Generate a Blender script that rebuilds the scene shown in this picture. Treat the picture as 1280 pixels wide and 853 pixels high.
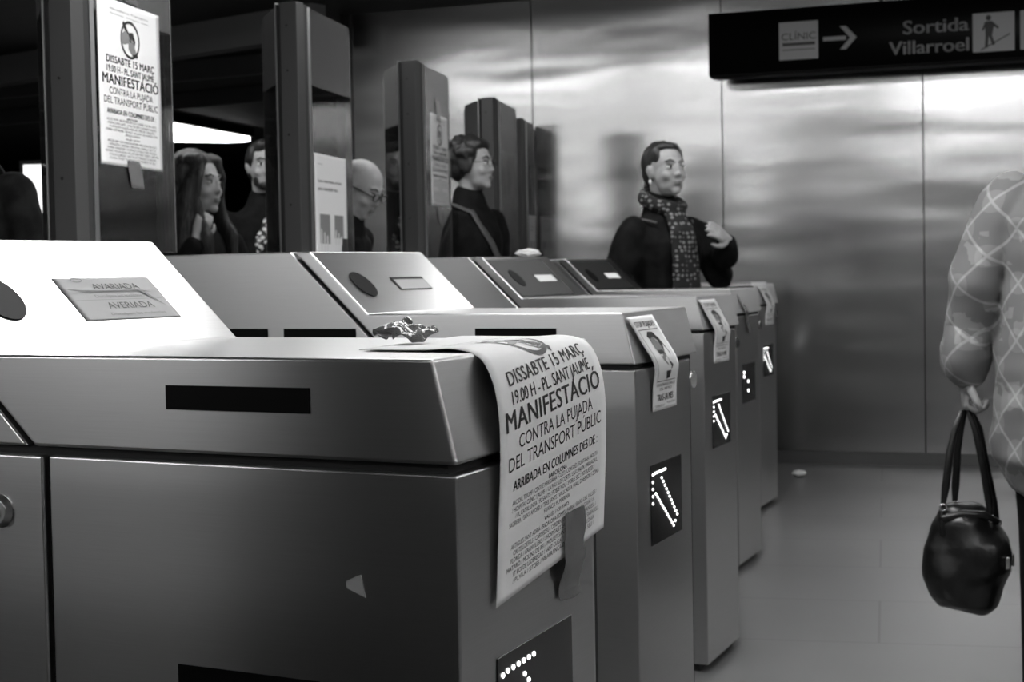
import bpy, bmesh, math, random
from mathutils import Vector, Matrix
random.seed(7)
S = bpy.context.scene
COL = S.collection
for o in list(bpy.data.objects): bpy.data.objects.remove(o)

# ------------------------------------------------------------------ camera, light, exposure
CF = Vector((-0.4832, 0.8745, -0.0413)).normalized()
CR = (Vector((0.8752, 0.4834, 0)).normalized() - CF * 0)
CR = (CR - CF * CR.dot(CF)).normalized()
CU = CR.cross(CF).normalized()
ROLL = -0.01893
R2 = CR * math.cos(ROLL) + CU * math.sin(ROLL)
U2 = CU * math.cos(ROLL) - CR * math.sin(ROLL)
CAMP = Vector((0.6989, -1.1666, 1.0704))
cd = bpy.data.cameras.new('camera'); cam = bpy.data.objects.new('camera', cd); COL.objects.link(cam)
cam.matrix_world = Matrix(((R2.x, U2.x, -CF.x, CAMP.x), (R2.y, U2.y, -CF.y, CAMP.y), (R2.z, U2.z, -CF.z, CAMP.z), (0, 0, 0, 1)))
cd.sensor_width = 36; cd.lens = 2050 / 1280 * 36
cd.dof.use_dof = True; cd.dof.focus_distance = 1.85; cd.dof.aperture_fstop = 15
cd.clip_start = 0.02
S.camera = cam
w = bpy.data.worlds.new('world'); S.world = w; w.use_nodes = True
w.node_tree.nodes['Background'].inputs[0].default_value = (1, 1, 1, 1)
w.node_tree.nodes['Background'].inputs[1].default_value = 0.03
S.view_settings.view_transform = 'Standard'; S.view_settings.look = 'None'
S.view_settings.gamma = 1; S.view_settings.use_curve_mapping = False
S.view_settings.exposure = 0.28
LAMP = 17.0          # strength of the ceiling tubes

# ------------------------------------------------------------------ materials
def lin(v):
    v /= 255.0
    return v / 12.92 if v <= 0.04045 else ((v + 0.055) / 1.055) ** 2.4
MATS = {}
def mat(name, v, rough=0.6, metal=0.0, spec=0.5, emit=0.0, extra=None):
    if name in MATS: return MATS[name]
    m = bpy.data.materials.new(name); m.use_nodes = True
    nt = m.node_tree; b = nt.nodes['Principled BSDF']; c = lin(v)
    b.inputs['Base Color'].default_value = (c, c, c, 1)
    b.inputs['Roughness'].default_value = rough
    b.inputs['Metallic'].default_value = metal
    b.inputs['Specular IOR Level'].default_value = spec
    if emit:
        b.inputs['Emission Color'].default_value = (1, 1, 1, 1)
        b.inputs['Emission Strength'].default_value = emit
    if extra: extra(nt, b)
    MATS[name] = m
    return m
def noise_color(lo, hi, scale=(1, 1, 1), s=5.0, detail=4, bump=0.0, coord='Object', contrast=(0.35, 0.65), rlo=None, rhi=None):
    def f(nt, b):
        tc = nt.nodes.new('ShaderNodeTexCoord'); mp = nt.nodes.new('ShaderNodeMapping')
        mp.inputs['Scale'].default_value = scale
        nz = nt.nodes.new('ShaderNodeTexNoise'); nz.inputs['Scale'].default_value = s; nz.inputs['Detail'].default_value = detail
        rp = nt.nodes.new('ShaderNodeValToRGB')
        rp.color_ramp.elements[0].position = contrast[0]; rp.color_ramp.elements[1].position = contrast[1]
        a, c = lin(lo), lin(hi)
        rp.color_ramp.elements[0].color = (a, a, a, 1); rp.color_ramp.elements[1].color = (c, c, c, 1)
        L = nt.links
        L.new(tc.outputs[coord], mp.inputs[0]); L.new(mp.outputs[0], nz.inputs['Vector']); L.new(nz.outputs['Fac'], rp.inputs[0])
        L.new(rp.outputs[0], b.inputs['Base Color'])
        if rlo is not None:
            mr = nt.nodes.new('ShaderNodeMapRange'); mr.inputs[3].default_value = rlo; mr.inputs[4].default_value = rhi
            L.new(nz.outputs['Fac'], mr.inputs[0]); L.new(mr.outputs[0], b.inputs['Roughness'])
        if bump:
            bp = nt.nodes.new('ShaderNodeBump'); bp.inputs['Strength'].default_value = bump; bp.inputs['Distance'].default_value = 0.002
            L.new(nz.outputs['Fac'], bp.inputs['Height']); L.new(bp.outputs[0], b.inputs['Normal'])
    return f
def aniso(base, amount=.75):
    def f(nt, b):
        base(nt, b); L = nt.links
        g = nt.nodes.new('ShaderNodeNewGeometry'); c = nt.nodes.new('ShaderNodeVectorMath'); c.operation = 'CROSS_PRODUCT'
        c.inputs[1].default_value = (0, .05, 1); L.new(g.outputs['True Normal'], c.inputs[0])
        c2 = nt.nodes.new('ShaderNodeVectorMath'); c2.operation = 'CROSS_PRODUCT'; L.new(c.outputs[0], c2.inputs[0]); L.new(g.outputs['True Normal'], c2.inputs[1])
        nn = nt.nodes.new('ShaderNodeVectorMath'); nn.operation = 'NORMALIZE'; L.new(c2.outputs[0], nn.inputs[0])
        b.inputs['Anisotropic'].default_value = amount; L.new(nn.outputs[0], b.inputs['Tangent'])
    return f
STEEL = mat('brushed_steel', 190, 0.3, 1.0, extra=aniso(noise_color(186, 191, (3, 3, 420), 3.0, 3, rlo=0.272, rhi=0.292), .6))
STEEL_SLOPE = mat('satin_steel', 205, 0.36, 1.0, extra=noise_color(195, 214, (3, 60, 3), 3.0, 4, rlo=0.33, rhi=0.42))
DARKPLATE = mat('dark_plastic_panel', 30, 0.5, spec=.35)
BLACKGLOSS = mat('black_acrylic', 9, 0.18)
BLACKMATT = mat('black_lens', 7, 0.6, spec=0.1)
GAP = mat('dark_gap', 10, 0.8)
PLINTH = mat('plinth_black', 22, 0.6)
PAPER = mat('paper', 218, 0.75)
PAPER_DIM = mat('old_paper', 178, 0.7)
INK = mat('ink', 26, 0.6)
INKGREY = mat('ink_grey', 120, 0.6)
INKMID = mat('ink_soft', 158, 0.6)
LED = mat('led', 240, 0.4, emit=3.5)
SKIN = mat('skin', 150, 0.5, spec=0.3, extra=noise_color(142, 158, (1, 1, 1), 14, 3))
LIP = mat('lips', 112, 0.45)
EYEW = mat('eye_white', 200, 0.3)
IRIS = mat('iris', 18, 0.2)
HAIRD = mat('dark_hair', 22, 0.5, extra=noise_color(12, 44, (60, 60, 6), 3, 3, 0.5))
HAIRB = mat('brown_hair', 40, 0.55, spec=.3, extra=noise_color(16, 56, (50, 50, 5), 3, 3, 0.6))
BLACKCLOTH = mat('black_cloth', 17, 0.85, spec=0.15, extra=noise_color(8, 19, (1, 1, 1), 30, 5, 0.4))
DARKCLOTH = mat('dark_cloth', 30, 0.85, spec=0.15, extra=noise_color(20, 40, (1, 1, 1), 18, 5, 0.5))
LEATHER = mat('black_leather', 14, 0.32, extra=noise_color(9, 20, (1, 1, 1), 60, 4, 0.5))
CHROME = mat('chrome', 215, 0.15, 1.0)
ALU = mat('aluminium_trim', 150, 0.38, 1.0)
POSTM = mat('post_grey', 74, 0.45, 0.6)
POSTD = mat('post_dark', 34, 0.5)
TAPE = mat('grey_tape', 96, 0.35)
WHITEPL = mat('white_plastic', 215, 0.5)

def glassmat(name, tint, alpha, rough=0.03, glos=0.12, diffuse=None):
    m = bpy.data.materials.new(name); m.use_nodes = True; nt = m.node_tree; nt.nodes.clear()
    out = nt.nodes.new('ShaderNodeOutputMaterial'); tr = nt.nodes.new('ShaderNodeBsdfTransparent')
    t = lin(tint); tr.inputs[0].default_value = (t, t, t, 1)
    gl = nt.nodes.new('ShaderNodeBsdfGlossy'); gl.inputs['Roughness'].default_value = rough; gl.inputs[0].default_value = (.9, .9, .9, 1)
    fr = nt.nodes.new('ShaderNodeFresnel'); fr.inputs[0].default_value = 1.45
    mx = nt.nodes.new('ShaderNodeMixShader'); L = nt.links
    L.new(fr.outputs[0], mx.inputs[0]); L.new(tr.outputs[0], mx.inputs[1]); L.new(gl.outputs[0], mx.inputs[2])
    last = mx
    if diffuse is not None:
        df = nt.nodes.new('ShaderNodeBsdfDiffuse'); d = lin(diffuse); df.inputs[0].default_value = (d, d, d, 1)
        m2 = nt.nodes.new('ShaderNodeMixShader'); m2.inputs[0].default_value = alpha
        L.new(mx.outputs[0], m2.inputs[1]); L.new(df.outputs[0], m2.inputs[2]); last = m2
    L.new(last.outputs[0], out.inputs[0]); MATS[name] = m
    return m
GLASS = glassmat('clear_glass', 226, 0.1, diffuse=60)
REFLBAND = glassmat('reflection_band', 200, 0.5, rough=0.2, diffuse=115)  # pale reflection across the upper glass, mixed in as grey diffuse
CLEARTAPE = glassmat('clear_tape', 225, 0.35, rough=0.2, diffuse=120)
SMOKETAPE = glassmat('smoky_tape', 210, 0.4, rough=0.2, diffuse=140)

TMP = bpy.data.scenes.new('scratch')
def evaluated_mesh(o):
    TMP.collection.objects.link(o); vl = TMP.view_layers[0]; vl.update(); dg = vl.depsgraph; dg.update()
    return bpy.data.meshes.new_from_object(o.evaluated_get(dg))
# ------------------------------------------------------------------ object helpers
def link(name, me, mats, parent=None):
    o = bpy.data.objects.new(name, me); COL.objects.link(o)
    if not isinstance(mats, (list, tuple)): mats = [mats]
    if not me.materials:
        for m in mats: me.materials.append(m)
    if parent: o.parent = parent
    return o
def obj(name, bm, mats, parent=None, bevel=0.0, seg=2, smooth=False):
    me = bpy.data.meshes.new(name)
    bmesh.ops.recalc_face_normals(bm, faces=bm.faces[:])
    if smooth:
        for f in bm.faces: f.smooth = True
    bm.to_mesh(me); bm.free()
    o = link(name, me, mats, parent)
    if bevel:
        md = o.modifiers.new('bevel', 'BEVEL'); md.width = bevel; md.segments = seg; md.limit_method = 'ANGLE'; md.angle_limit = 0.5
        md.harden_normals = False
        for p in me.polygons: p.use_smooth = True
        w_ = o.modifiers.new('wn', 'WEIGHTED_NORMAL'); w_.keep_sharp = True
    return o
def tag(o, label=None, cat=None, group=None, kind=None):
    if label: o['label'] = label
    if cat: o['category'] = cat
    if group: o['group'] = group
    if kind: o['kind'] = kind
    return o
def empty(name, loc=(0, 0, 0), rz=0.0):
    o = bpy.data.objects.new(name, None); COL.objects.link(o); o.location = loc; o.rotation_euler = (0, 0, rz); o.empty_display_size = .1
    return o
def add_box(bm, a, b, M=None, mi=0):
    vs = [bm.verts.new(Vector((x, y, z)) if M is None else M @ Vector((x, y, z))) for x in (a[0], b[0]) for y in (a[1], b[1]) for z in (a[2], b[2])]
    for q in ((0, 1, 3, 2), (4, 6, 7, 5), (0, 4, 5, 1), (2, 3, 7, 6), (0, 2, 6, 4), (1, 5, 7, 3)):
        f = bm.faces.new([vs[i] for i in q]); f.material_index = mi
    return bm
def box(name, a, b, m, parent=None, bevel=0, M=None):
    return obj(name, add_box(bmesh.new(), a, b, M), m, parent, bevel)
def add_prism(bm, poly, y0, y1, shear=0.0, xs=-0.2):
    """polygon in (x,z) pulled along y; the vertices with x > xs lean back by shear*y"""
    A = []; B = []
    for x, z in poly:
        k = shear if x > xs else 0
        A.append(bm.verts.new((x + k * y0, y0, z))); B.append(bm.verts.new((x + k * y1, y1, z)))
    n = len(poly); bm.faces.new(A); bm.faces.new(B[::-1])
    for i in range(n): bm.faces.new((A[i], B[i], B[(i + 1) % n], A[(i + 1) % n]))
    return bm
def add_loft(bm, pts, rad, side=(1, 0, 0), n=16, cap=True):
    pts = [Vector(p) for p in pts]; rings = []
    rad = [(r, r) if not isinstance(r, (tuple, list)) else r for r in rad]
    P = list(pts); Rr = list(rad)
    if cap:   # rounded ends
        t0 = (pts[1] - pts[0]).normalized(); t1 = (pts[-1] - pts[-2]).normalized()
        m0 = min(rad[0]); m1 = min(rad[-1])
        P = [pts[0] - t0 * m0 * .75, pts[0] - t0 * m0 * .45] + P + [pts[-1] + t1 * m1 * .45, pts[-1] + t1 * m1 * .75]
        Rr = [(rad[0][0] * .4, rad[0][1] * .4), (rad[0][0] * .8, rad[0][1] * .8)] + Rr + [(rad[-1][0] * .8, rad[-1][1] * .8), (rad[-1][0] * .4, rad[-1][1] * .4)]
    for i, p in enumerate(P):
        t = (P[min(i + 1, len(P) - 1)] - P[max(i - 1, 0)]).normalized()
        s = Vector(side); s = s - t * s.dot(t)
        if s.length < 1e-3: s = Vector((0, 1, 0)) - t * t.y
        s.normalize(); u = t.cross(s)
        rings.append([bm.verts.new(p + s * math.cos(a) * Rr[i][0] + u * math.sin(a) * Rr[i][1]) for a in [2 * math.pi * k / n for k in range(n)]])
    for a, b in zip(rings, rings[1:]):
        for k in range(n): bm.faces.new((a[k], a[(k + 1) % n], b[(k + 1) % n], b[k]))
    bm.faces.new(rings[0][::-1]); bm.faces.new(rings[-1])
    return bm
def add_ball(bm, c, r, M=None, seg=20):
    if not isinstance(r, (tuple, list)): r = (r, r, r)
    X = Matrix.Translation(c) @ Matrix.Diagonal((r[0], r[1], r[2], 1))
    if M is not None: X = M @ X
    bmesh.ops.create_uvsphere(bm, u_segments=seg, v_segments=seg * 2 // 3, radius=1, matrix=X)
    return bm
def add_ring(bm, R, r, M, n=24, m=8):
    rs = []
    for i in range(n):
        a = 2 * math.pi * i / n
        rs.append([bm.verts.new(M @ Vector(((R + r * math.cos(2 * math.pi * j / m)) * math.cos(a), (R + r * math.cos(2 * math.pi * j / m)) * math.sin(a), r * math.sin(2 * math.pi * j / m)))) for j in range(m)])
    for i in range(n):
        for j in range(m): bm.faces.new((rs[i][j], rs[(i + 1) % n][j], rs[(i + 1) % n][(j + 1) % m], rs[i][(j + 1) % m]))
    return bm
def remeshed(name, bm, m, parent, voxel, smooth=3, disp=None):
    """fuses the closed volumes of bm into one continuous surface"""
    me = bpy.data.meshes.new(name); bmesh.ops.recalc_face_normals(bm, faces=bm.faces[:]); bm.to_mesh(me); bm.free()
    t = bpy.data.objects.new('tmp', me)
    r = t.modifiers.new('r', 'REMESH'); r.mode = 'VOXEL'; r.voxel_size = voxel; r.use_smooth_shade = True
    if smooth:
        s = t.modifiers.new('s', 'SMOOTH'); s.iterations = smooth; s.factor = 0.6
    nm = evaluated_mesh(t); nm.name = name
    bpy.data.objects.remove(t); bpy.data.meshes.remove(me)
    if disp:
        cs = [v.co.copy() for v in nm.vertices]; ns = [n.vector.copy() for n in nm.vertex_normals]
        flat = []
        for c_, n_ in zip(cs, ns): flat += disp(c_, n_)[:]
        nm.vertices.foreach_set('co', flat); nm.update()
    for p in nm.polygons: p.use_smooth = True
    nm.materials.clear()
    return link(name, nm, m, parent)

# ---- lettering: font outlines as 2D meshes, laid on a surface
FC = {}
def text2d(s, bold=0.0):
    k = (s, bold)
    if k in FC: return FC[k]
    cu = bpy.data.curves.new('t', 'FONT'); cu.body = s; cu.size = 1; cu.resolution_u = 3; cu.space_character = 1.0 + (.05 if bold > .03 else 0)
    t = bpy.data.objects.new('t', cu)
    me = evaluated_mesh(t)
    vs = [(v.co.x, v.co.y) for v in me.vertices]; fs = [tuple(p.vertices) for p in me.polygons]
    bpy.data.objects.remove(t); bpy.data.meshes.remove(me); bpy.data.curves.remove(cu)
    x0 = min(v[0] for v in vs); x1 = max(v[0] for v in vs)
    FC[k] = ([(v[0] - x0, v[1]) for v in vs], fs, x1 - x0)
    return FC[k]
class Sheet:
    """2D artwork in metres: x right, y down from the top-left corner"""
    def __init__(s): s.items = []
    def text(s, t, xc, y, h, width, mi=1, bold=0.02, align='c', rot=0):
        vs, fs, w0 = text2d(t, bold); kx = width / w0; ky = h / 0.73
        x0 = xc - width / 2 if align == 'c' else (xc if align == 'l' else xc - width)
        sh = [0] if bold < .015 else ([-bold * .55 * h, bold * .55 * h] if bold < .03 else [-bold * h, 0, bold * h])
        for k, q in enumerate(sh):
            s.items.append(([(x0 + a * kx + q, y - b * ky + (bold * .35 * h if k == 1 else 0)) for a, b in vs], fs, mi))
    def poly(s, pts, mi=1): s.items.append((list(pts), [tuple(range(len(pts)))], mi))
    def rect(s, x0, y0, x1, y1, mi=1):
        n = 6; P = []; Fq = []
        for i in range(n + 1):
            for j in range(n + 1): P.append((x0 + (x1 - x0) * i / n, y0 + (y1 - y0) * j / n))
        for i in range(n):
            for j in range(n):
                a = i * (n + 1) + j; Fq.append((a, a + 1, a + n + 2, a + n + 1))
        s.items.append((P, Fq, mi))
    def ring(s, cx, cy, rx, ry, t, mi=1, n=40):
        P = []; Fq = []
        for i in range(n):
            a = 2 * math.pi * i / n
            P += [(cx + rx * math.cos(a), cy + ry * math.sin(a)), (cx + (rx - t) * math.cos(a), cy + (ry - t) * math.sin(a))]
        for i in range(n):
            a = 2 * i; b = 2 * ((i + 1) % n); Fq.append((a, b, b + 1, a + 1))
        s.items.append((P, Fq, mi))
    def disc(s, cx, cy, rx, ry, mi=1, n=20):
        s.poly([(cx + rx * math.cos(2 * math.pi * i / n), cy + ry * math.sin(2 * math.pi * i / n)) for i in range(n)], mi)
def sheet_obj(name, W, H, surf, art, mats, parent=None, nu=14, nv=40, thick=0.0004, lift=0.0006):
    """paper of size W x H following surf(x,y)->(point, normal), artwork printed on it"""
    bm = bmesh.new(); F_ = []
    for sgn in (0, -1):
        g = []
        for j in range(nv + 1):
            row = []
            for i in range(nu + 1):
                p, n = surf(W * i / nu, H * j / nv); row.append(bm.verts.new(p + n * (thick * sgn)))
            g.append(row)
        F_.append(g)
    for gi, g in enumerate(F_):
        for j in range(nv):
            for i in range(nu):
                q = (g[j][i], g[j + 1][i], g[j + 1][i + 1], g[j][i + 1])
                bm.faces.new(q if gi == 0 else q[::-1])
    a, b = F_
    for j in range(nv):
        bm.faces.new((a[j][0], b[j][0], b[j + 1][0], a[j + 1][0])); bm.faces.new((a[j][nu], a[j + 1][nu], b[j + 1][nu], b[j][nu]))
    for i in range(nu):
        bm.faces.new((a[0][i], a[0][i + 1], b[0][i + 1], b[0][i])); bm.faces.new((a[nv][i], b[nv][i], b[nv][i + 1], a[nv][i + 1]))
    for f in bm.faces: f.smooth = True
    for k, (vs, fs, mi) in enumerate(art.items):
        V = []
        for (x, y) in vs:
            p, n = surf(x, y); V.append(bm.verts.new(p + n * (lift + 0.00015 * mi)))
        for f in fs:
            try:
                ff = bm.faces.new([V[i] for i in f]); ff.material_index = mi
            except ValueError: pass
    me = bpy.data.meshes.new(name); bm.to_mesh(me); bm.free()
    return link(name, me, mats, parent)
def flat_surf(O, X, Y):
    O, X, Y = Vector(O), Vector(X).normalized(), Vector(Y).normalized(); N = Y.cross(X).normalized()
    return lambda x, y: (O + X * x + Y * y, N)

# ------------------------------------------------------------------ the setting
WD = Vector((0.98771, 0.15629, 0)); WN = Vector((0.15629, -0.98771, 0))   # along the end wall / out of it towards the camera
W0 = Vector((-2.345, 7.407, 0))
MW = Matrix(((WD.x, -WN.x, 0, W0.x), (WD.y, -WN.y, 0, W0.y), (0, 0, 1, 0), (0, 0, 0, 1)))   # x along wall, y into the wall
CEIL = 2.63
def floor_mat(nt, b):
    L = nt.links; tc = nt.nodes.new('ShaderNodeTexCoord'); mp = nt.nodes.new('ShaderNodeMapping')
    mp.inputs['Rotation'].default_value = (0, 0, -0.28); mp.inputs['Location'].default_value = (0.28, .18, 0)
    br = nt.nodes.new('ShaderNodeTexBrick'); br.offset = 0.5; br.inputs['Scale'].default_value = 1.0
    br.inputs['Brick Width'].default_value = 1.2; br.inputs['Row Height'].default_value = 0.6; br.inputs['Mortar Size'].default_value = 0.004
    a, c, d = lin(98), lin(95), lin(64)
    br.inputs['Color1'].default_value = (a, a, a, 1); br.inputs['Color2'].default_value = (c, c, c, 1); br.inputs['Mortar'].default_value = (d, d, d, 1)
    nz = nt.nodes.new('ShaderNodeTexNoise'); nz.inputs['Scale'].default_value = 260; nz.inputs['Detail'].default_value = 3
    n2 = nt.nodes.new('ShaderNodeTexNoise'); n2.inputs['Scale'].default_value = 3; n2.inputs['Detail'].default_value = 5
    r1 = nt.nodes.new('ShaderNodeMapRange'); r1.inputs[3].default_value = 0.72; r1.inputs[4].default_value = 1.22
    r2 = nt.nodes.new('ShaderNodeMapRange'); r2.inputs[3].default_value = 0.85; r2.inputs[4].default_value = 1.12
    m1 = nt.nodes.new('ShaderNodeMixRGB'); m1.blend_type = 'MULTIPLY'; m1.inputs[0].default_value = 1
    m2 = nt.nodes.new('ShaderNodeMixRGB'); m2.blend_type = 'MULTIPLY'; m2.inputs[0].default_value = 1
    L.new(tc.outputs['Object'], mp.inputs[0]); L.new(mp.outputs[0], br.inputs['Vector'])
    L.new(tc.outputs['Object'], nz.inputs['Vector']); L.new(tc.outputs['Object'], n2.inputs['Vector'])
    L.new(nz.outputs['Fac'], r1.inputs[0]); L.new(n2.outputs['Fac'], r2.inputs[0])
    L.new(br.outputs['Color'], m1.inputs[1]); L.new(r1.outputs[0], m1.inputs[2]); L.new(m1.outputs[0], m2.inputs[1]); L.new(r2.outputs[0], m2.inputs[2])
    L.new(m2.outputs[0], b.inputs['Base Color'])
FLOORM = mat('terrazzo_floor', 110, 0.28, extra=floor_mat)
tag(box('floor', (-16, -7, -0.1), (7, 22, 0), FLOORM), kind='structure')
CEILM = mat('slatted_ceiling', 30, 0.7, extra=noise_color(16, 40, (1.2, 40, 1), 3, 2, 0.0))
tag(box('ceiling', (-16, -7, CEIL), (7, 22, CEIL + 0.1), CEILM), kind='structure')
SIDEM = mat('side_wall_grey', 50, 0.5)
DARKWALL = mat('dark_hall_wall', 16, 0.6)
tag(box('wall_rear', (-16, -7.1, 0), (7, -7, CEIL), SIDEM), kind='structure')
tag(box('wall_right', (7, -7, 0), (7.1, 22, CEIL), SIDEM), kind='structure')
tag(box('wall_left', (-16.1, -7, 0), (-16, 22, CEIL), DARKWALL), kind='structure')
tag(box('wall_far', (-16, 22, 0), (7, 22.1, CEIL), DARKWALL), kind='structure')
# end wall of tall steel panels, joints at -2.53 .. -1.424, -.32, .76 ...
def wavy_steel(nt, b):
    L = nt.links; tc = nt.nodes.new('ShaderNodeTexCoord')
    mp = nt.nodes.new('ShaderNodeMapping'); mp.inputs['Scale'].default_value = (0.5, 0.5, 2.2)
    nz = nt.nodes.new('ShaderNodeTexNoise'); nz.inputs['Scale'].default_value = 1.6; nz.inputs['Detail'].default_value = 1.5
    bp = nt.nodes.new('ShaderNodeBump'); bp.inputs['Strength'].default_value = 0.9; bp.inputs['Distance'].default_value = 0.010
    L.new(tc.outputs['Object'], mp.inputs[0]); L.new(mp.outputs[0], nz.inputs['Vector']); L.new(nz.outputs['Fac'], bp.inputs['Height'])
    L.new(bp.outputs[0], b.inputs['Normal'])
    m3 = nt.nodes.new('ShaderNodeMapping'); m3.inputs['Scale'].default_value = (3, 3, 180)
    n3 = nt.nodes.new('ShaderNodeTexNoise'); n3.inputs['Scale'].default_value = 3; n3.inputs['Detail'].default_value = 4
    mr = nt.nodes.new('ShaderNodeMapRange'); mr.inputs[3].default_value = 0.17; mr.inputs[4].default_value = 0.25
    L.new(tc.outputs['Object'], m3.inputs[0]); L.new(m3.outputs[0], n3.inputs['Vector']); L.new(n3.outputs['Fac'], mr.inputs[0]); L.new(mr.outputs[0], b.inputs['Roughness'])
WALLST = mat('wall_steel', 176, 0.2, 1.0, extra=wavy_steel)
bm = bmesh.new()
add_box(bm, (-2.56, 0.012, 0), (8.5, 0.16, CEIL), MW, 1)
js = [-2.56, -1.424, -0.32, 0.76, 1.86, 2.96, 4.06, 5.16, 6.26, 7.36, 8.46]
for a, b in zip(js, js[1:]): add_box(bm, (a + .0035, 0, 0.07), (b - .0035, 0.012, CEIL), MW, 0)
o = obj('wall_back', bm, [WALLST, GAP]); tag(o, kind='structure')
tag(box('baseboard_back', (-2.56, -0.004, 0), (8.5, 0.011, 0.068), mat('kick_strip', 90, 0.4, 0.5), M=MW), kind='structure')
tag(box('trim_1', (-2.62, -0.02, 0), (-2.56, 0.16, CEIL), POSTD, M=MW), kind='structure')
tag(box('wall_return', (-2.62, 0.17, 0), (-2.50, 12.0, CEIL), DARKWALL, M=MW), kind='structure')

# ceiling tubes over the gates (outside the frame) and in the hall beyond
TUBE = mat('tube_glow', 255, 0.5, emit=LAMP)
HOUSING = mat('lamp_housing', 120, 0.5)
def tube_light(c, ang, length, wid, label, group=None, m=None, z=CEIL):
    t = empty('ceiling_light', (c[0], c[1], z), ang); tag(t, label, 'light', group)
    box('housing', (-length / 2, -wid / 2 - .03, -.07), (length / 2, wid / 2 + .03, -0.002), HOUSING, t, 0.004)
    box('diffuser', (-length / 2 + .02, -wid / 2, -.095), (length / 2 - .02, wid / 2, -.071), m or TUBE, t)
    return t
ANG = math.atan2(WD.y, WD.x)
def row(yc, xs, length, wid, what, m=None):
    for k, x in enumerate(xs):
        tube_light((x, yc + (x + 1) * WD.y / WD.x), ANG, length, wid, what, 'ceiling tubes above the ticket gates, out of frame', m)
row(1.55, (-0.75,), 1.7, 0.55, 'broad white ceiling panel above the lane behind the nearest gate')
row(4.6, (-4.3, -2.6, -0.9, 0.8, 2.5, 4.2), 1.55, 0.2, 'long white ceiling tube in the row nearest the steel end wall')
row(0.3, (1.75, 3.5, 5.2), 1.55, 0.22, 'added long white ceiling tube in the middle row, brightens the draped poster')  # unseen tubes added to brighten the draped poster
row(-2.6, (-3.5, -1.0, 1.5, 4.0), 1.55, 0.22, 'long white ceiling tube behind the camera')
row(-4.2, (-6.6, -4.9, -3.2), 1.6, 0.5, 'long white ceiling tube near the rear wall')
row(-6.0, (-6.8, -5.1, -3.4), 1.6, 0.6, 'long white ceiling tube at the rear wall')

# ------------------------------------------------------------------ ticket gates
XS = [0, -0.457, -0.942, -1.394, -1.827, -2.24]
YS = [0, 1.354, 2.845, 4.252, 5.644, 6.72]
CW = 0.395; SH = -0.13; EX = 2.5     # width, lean of the end face, length
XB, XT, ZH, ZS = -0.54, -0.6675, 1.118, 0.911
SLN = Vector((0.118, 0, 0.1275)).normalized()       # normal of the reader slope
SLU = Vector((XT - XB, 0, ZH - 1.0)).normalized()   # up along it
def spt(y, s, lift=0.0): return Vector((XB, y, 1.0)) + SLU * s + SLN * lift
def slope_slab(bm, y0, y1, s0, s1, l0, l1, mi=0):
    v = [bm.verts.new(spt(y, s, l)) for y in (y0, y1) for s in (s0, s1) for l in (l0, l1)]
    for q in ((0, 1, 3, 2), (4, 6, 7, 5), (0, 4, 5, 1), (2, 3, 7, 6), (0, 2, 6, 4), (1, 5, 7, 3)):
        bm.faces.new([v[i] for i in q]).material_index = mi
def endpt(y, z, lift=0.0):      # point on the end face of body (z<.911) 
    return Vector((SH * y + lift, y, z))
ARROW = []
def seg_pts(a, b, n): return [(a[0] + (b[0] - a[0]) * k / (n - 1), a[1] + (b[1] - a[1]) * k / (n - 1)) for k in range(n)]
ARROW += seg_pts((.088, .714), (.086, .664), 5)          # head, vertical stroke
ARROW += seg_pts((.1, .7155), (.165, .716), 6)           # head, top stroke
ARROW += seg_pts((.141, .703), (.238, .624), 11)         # shaft
ARROW += seg_pts((.104, .679), (.213, .607), 12)
ARROW += [(.224, .614)]
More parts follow.
